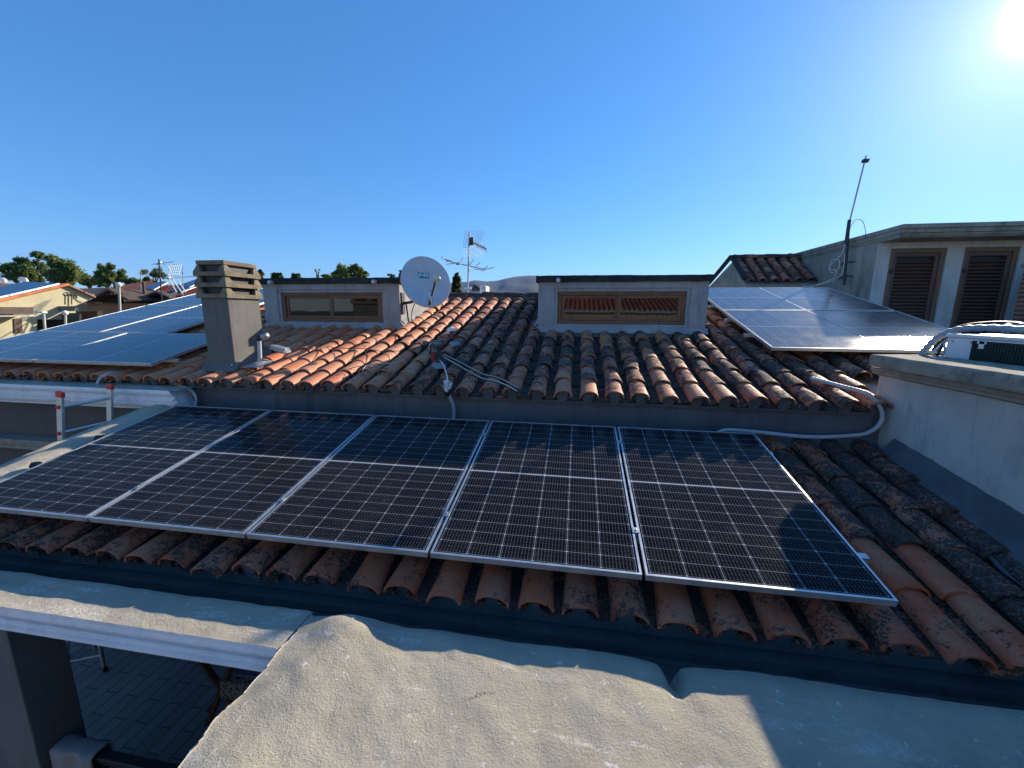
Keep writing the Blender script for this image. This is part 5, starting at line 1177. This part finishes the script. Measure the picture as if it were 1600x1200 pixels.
# brown gabled house
h3 = thing('brown_gabled_house', 'tan house with overhanging dark gable, between the beige gable and the aerials', 'house', at(180, 490, 24))
m = MB(); quad_box(m, [(117, 470), (117, 640), (330, 640), (330, 474), (236, 474), (150, 474), (148, 465)], 24.2, 6); o = m.build('wall', TAN); under(o, h3)
m = MB(); quad_box(m, [(145, 473.5), (150, 474.4), (186, 474), (186, 460), (168, 453)], 24.0, 3); o = m.build('gable', CRE); under(o, h3)
m = MB(); quad_box(m, [(160, 461), (160, 474), (186, 474), (186, 461)], 23.9, 0.3); o = m.build('window', MT['black']); under(o, h3)
m = MB(); quad_box(m, [(135, 468.5), (136, 471.5), (168, 454.5), (200, 470), (201, 468), (168, 450.5)], 23.0, 4); o = m.build('gable_verge', SHD); under(o, h3)
m = MB(); quad_box(m, [(117, 469), (135, 477), (135, 471), (148, 463), (128, 459)], 23.6, 0.4); o = m.build('side_gable', CRE); under(o, h3)
m = MB(); corr_sheet(m, at(168, 450.5, 27.2), at(236, 440, 33), at(190, 462.5, 23.2), 18, 0.09); o = m.build('roof', FT1, None, 0, False); under(o, h3)
m = MB(); corr_sheet(m, at(117, 452, 33), at(168, 450, 30), at(128, 462, 24.6), 12, 0.09); o = m.build('roof', FT3, None, 0, False); under(o, h3)
m = MB(); quad_box(m, [(193, 463), (193, 472), (209, 470), (209, 462)], 24.0, 1.5); o = m.build('white_parapet', MT['facade']); under(o, h3)
# red-roofed house
h4 = thing('red_roofed_house', 'red tiled house with small dark gable, half hidden by the white aerials', 'house', at(260, 490, 26))
m = MB(); quad_box(m, [(205, 474), (205, 640), (330, 640), (330, 466), (262, 468)], 26.4, 5); o = m.build('wall', TAN); under(o, h4)
m = MB(); quad_box(m, [(212, 474), (256, 474), (256, 466), (242, 458), (228, 464)], 25.8, 2); o = m.build('gable', CRE); under(o, h4)
m = MB(); quad_box(m, [(236, 463), (236, 474), (253, 474), (253, 463)], 25.7, 0.3); o = m.build('window', MT['black']); under(o, h4)
m = MB(); quad_box(m, [(207, 470.5), (209, 473), (242, 457.5), (264, 466), (264, 463.5), (242, 454.5)], 24.8, 3.5); o = m.build('gable_verge', SHD); under(o, h4)
m = MB(); corr_sheet(m, at(242, 447, 31), at(330, 444, 32), at(262, 464, 25.4), 20, 0.09); o = m.build('roof', FT2, None, 0, False); under(o, h4)
m = MB(); corr_sheet(m, at(205, 448, 31), at(243, 447, 31), at(211, 461, 26.6), 8, 0.09); o = m.build('roof', FT2, None, 0, False); under(o, h4)
pvl = [((222, 451), (252, 440), (262, 441), (240, 453)), ((266, 452), (300, 443), (312, 446), (284, 456)), ((278, 447), (306, 437), (318, 438), (296, 449))]
for k, q in enumerate(pvl):
    A, B, C_, D_ = at(*q[0], 26.5), at(*q[1], 29), at(*q[2], 29), at(*q[3], 26.5)
    m = MB(); m.extrude([A, B, C_, D_], (0, 0, 0.05)); o = m.build('roof_panel', PVB); under(o, h4)
    m = MB(); m.bar(D_, C_, 0.09, 0.08); m.bar(A, B, 0.05, 0.06); o = m.build('panel_edge', MT['whitepl']); under(o, h4)
# dark gate and boundary wall in front of the beige house
gt_ = thing('metal_gate', 'dark green metal gate beside the beige house, behind a street lamp', 'gate', at(70, 520, 18.5))
m = MB(); quad_box(m, [(52, 493), (52, 640), (124, 640), (124, 489), (90, 489)], 18.5, 0.1); o = m.build('leaf', DGR); under(o, gt_)
m = MB(); quad_box(m, [(50, 479), (50, 487), (117, 486), (117, 478)], 18.4, 0.2); o = m.build('top_rail', plain('grey_green_paint', (0.11, 0.14, 0.14), 0.6, 0, 0.2, 2)); under(o, gt_)
bwl = thing('garden_wall', 'dark shaded garden wall between the gate and the tan house', 'wall', at(135, 520, 20))
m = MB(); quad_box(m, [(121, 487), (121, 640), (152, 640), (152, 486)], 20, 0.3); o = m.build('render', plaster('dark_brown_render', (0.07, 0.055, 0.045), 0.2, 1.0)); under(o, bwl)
# street lamps
LG = 'pale street lamps beyond the left array'
def lamp(px, ptop, pbase, Y, lean, label, arm):
    t = thing('street_lamp', label, 'street lamp', at(px+lean, 640, Y), LG); T_, B_ = at(px, ptop, Y), at(px+lean*4, 640, Y)
    m = MB(); m.tube([B_, T_], [0.075, 0.055], 10); o = m.build('pole', MT['facade']); under(o, t)
    m = MB()
    if arm: m.bar(T_+Vector((0.1, 0, 0)), at(px-arm, ptop-0.5, Y), 0.22, 0.09)
    else: m.lathe([(0.05, -0.05), (0.13, 0.0), (0.15, 0.12), (0.08, 0.2), (0.001, 0.21)], 12, Matrix.Translation(T_))
    o = m.build('lamp_head', MT['whitepl']); under(o, t)
lamp(68, 488, 512, 16, 3, 'pale street lamp with a flat arm, in front of the dark gate', 11)
lamp(102, 491, 505, 17, 1, 'short pale lamp post with a rounded head, right of the dark gate', 0)
lamp(186, 447, 485, 18, 2.0, 'tall white lamp post with a rounded head in front of the tan house', 0)
# aerials on the far roofs
AG = 'aerials on the far left roofs'
fa = thing('tv_aerial', 'thin dark aerial mast with crossbar over the far left roofs', 'aerial', at(250, 470, 23), AG)
m = MB(); m.tube([at(253.5, 475, 23), at(248, 405, 23)], 0.045, 6); o = m.build('mast', MT['darksteel']); under(o, fa)
m = MB(); m.tube([at(237, 413, 23), at(272, 409, 23.6)], 0.022, 5); m.tube([at(244, 413, 23), at(252, 410, 23)], 0.05, 5); o = m.build('crossbar', MT['galv']); under(o, fa)
m = MB(); m.tube(smooth_path([at(255, 412, 23), at(262, 416, 23), at(265, 424, 23), at(262, 432, 23)], 5), 0.035, 6); o = m.build('dipole', MT['whitepl']); under(o, fa)
fb = thing('tv_aerial', 'white grid aerial on splayed legs over the red tiled roof', 'aerial', at(270, 465, 22), AG)
m = MB(); m.tube([at(262, 433, 22), at(276, 457, 22)], 0.035, 6); m.tube([at(268, 434, 22), at(285, 459, 22)], 0.035, 6); m.tube([at(278, 438, 22), at(290, 457, 22)], 0.035, 6); m.tube([at(276, 456, 22), at(262, 462, 22)], 0.03, 6); o = m.build('leg', MT['whitepl']); under(o, fb)
m = MB()
for i in range(6): m.tube([at(263+i*3.2, 431-0.2*i, 22), at(268+i*3.2, 413-0.3*i, 22.6)], 0.016, 4)
for i in range(5): m.tube([at(263+i*1.3, 431-i*4.4, 22+0.13*i), at(279+i*1.3, 430-i*4.4, 22+0.13*i)], 0.016, 4)
o = m.build('grid_reflector', MT['whitepl']); under(o, fb)
m = MB(); m.lathe([(0.001, 0.12), (0.10, 0.1), (0.16, 0.0), (0.10, -0.1), (0.001, -0.12)], 10, Matrix.Translation(at(262.5, 434, 21.9))); m.tube([at(255, 434, 22), at(312, 432, 22.5)], 0.03, 5); o = m.build('head_fitting', MT['whitepl']); under(o, fb)
fc_ = thing('tv_aerial', 'bare thin rod aerial right of the white grid aerial', 'aerial', at(286, 465, 24), AG)
m = MB(); m.tube([at(286, 462, 24), at(285.5, 417, 24)], 0.025, 5); m.tube([at(284.5, 426, 24), at(287.5, 427, 24)], 0.03, 5); o = m.build('mast', MT['galv']); under(o, fc_)
fd = thing('tv_aerial', 'thin rod aerial standing over the orange roof, left of the dark mast', 'aerial', at(220, 460, 26), AG)
m = MB(); m.tube([at(220.5, 460, 26), at(219.5, 421, 26)], 0.03, 5); m.tube([at(217.5, 428, 26), at(222, 427, 26)], 0.02, 5); o = m.build('mast', MT['galv']); under(o, fd)
fe = thing('chimney_stack', 'slim dark chimney pipe on the tan house roof', 'chimney', at(180, 455, 25))
m = MB(); m.tube([at(181, 458, 25), at(179.5, 444, 25)], 0.11, 8); o = m.build('pipe', SHD); under(o, fe)
m = MB(); m.lathe([(0.16, 0.0), (0.16, 0.06), (0.05, 0.16), (0.001, 0.17)], 8, Matrix.Translation(at(179.5, 444, 25))); o = m.build('cowl', SHD); under(o, fe)
fe2 = thing('chimney_stack', 'slim rusty chimney pipe on the red tiled roof', 'chimney', at(226, 462, 25))
m = MB(); m.tube([at(226, 462, 25), at(224, 443, 25)], 0.10, 8); o = m.build('pipe', SHD); under(o, fe2)
m = MB(); m.lathe([(0.14, 0.0), (0.14, 0.06), (0.05, 0.14), (0.001, 0.15)], 8, Matrix.Translation(at(224, 443, 25))); o = m.build('cowl', SHD); under(o, fe2)

# the houses across the street, behind the photographer: seen only as reflections in the dormer windows
bh = thing('opposite_house', 'sunlit beige house across the street with a tile roof, reflected in the dormer windows', 'house', (-2, -13, GZ))
m = MB(); m.box((-14, -20, GZ), (9, -13, 1.30)); o = m.build('wall', BEI); under(o, bh)
m = MB(); corr_sheet(m, (-14.4, -16, 2.25), (9.4, -16, 2.25), (-14.4, -12.6, 1.38), 90, 0.10); o = m.build('roof', FT1, None, 0, False); under(o, bh)
for x in (-9.5, -5, -1, 3.2):
    m = MB(); m.box((x, -13.02, -1.2), (x+1.0, -12.98, 0.3)); o = m.build('window', MT['black']); under(o, bh)
    for sx in (x-0.55, x+1.03): m = MB(); m.box((sx, -13.05, -1.2), (sx+0.52, -12.99, 0.3)); o = m.build('shutter', SHD); under(o, bh)

# the air itself: far hills fade to blue
hz_ = MB(); hz_.box((-9500, -3000, GZ-6), (9500, 10500, 900)); o = hz_.build('haze', bpy.data.materials.new('haze_air')); o['kind'] = 'stuff'
hm = o.data.materials[0]; hm.use_nodes = True; hm.node_tree.nodes.clear()
ho = hm.node_tree.nodes.new('ShaderNodeOutputMaterial'); hv = hm.node_tree.nodes.new('ShaderNodeVolumePrincipled')
hv.inputs['Color'].default_value = (0.20, 0.45, 1.0, 1); hv.inputs['Density'].default_value = 4e-5; hv.inputs['Anisotropy'].default_value = 0.0
hm.node_tree.links.new(hv.outputs[0], ho.inputs['Volume'])
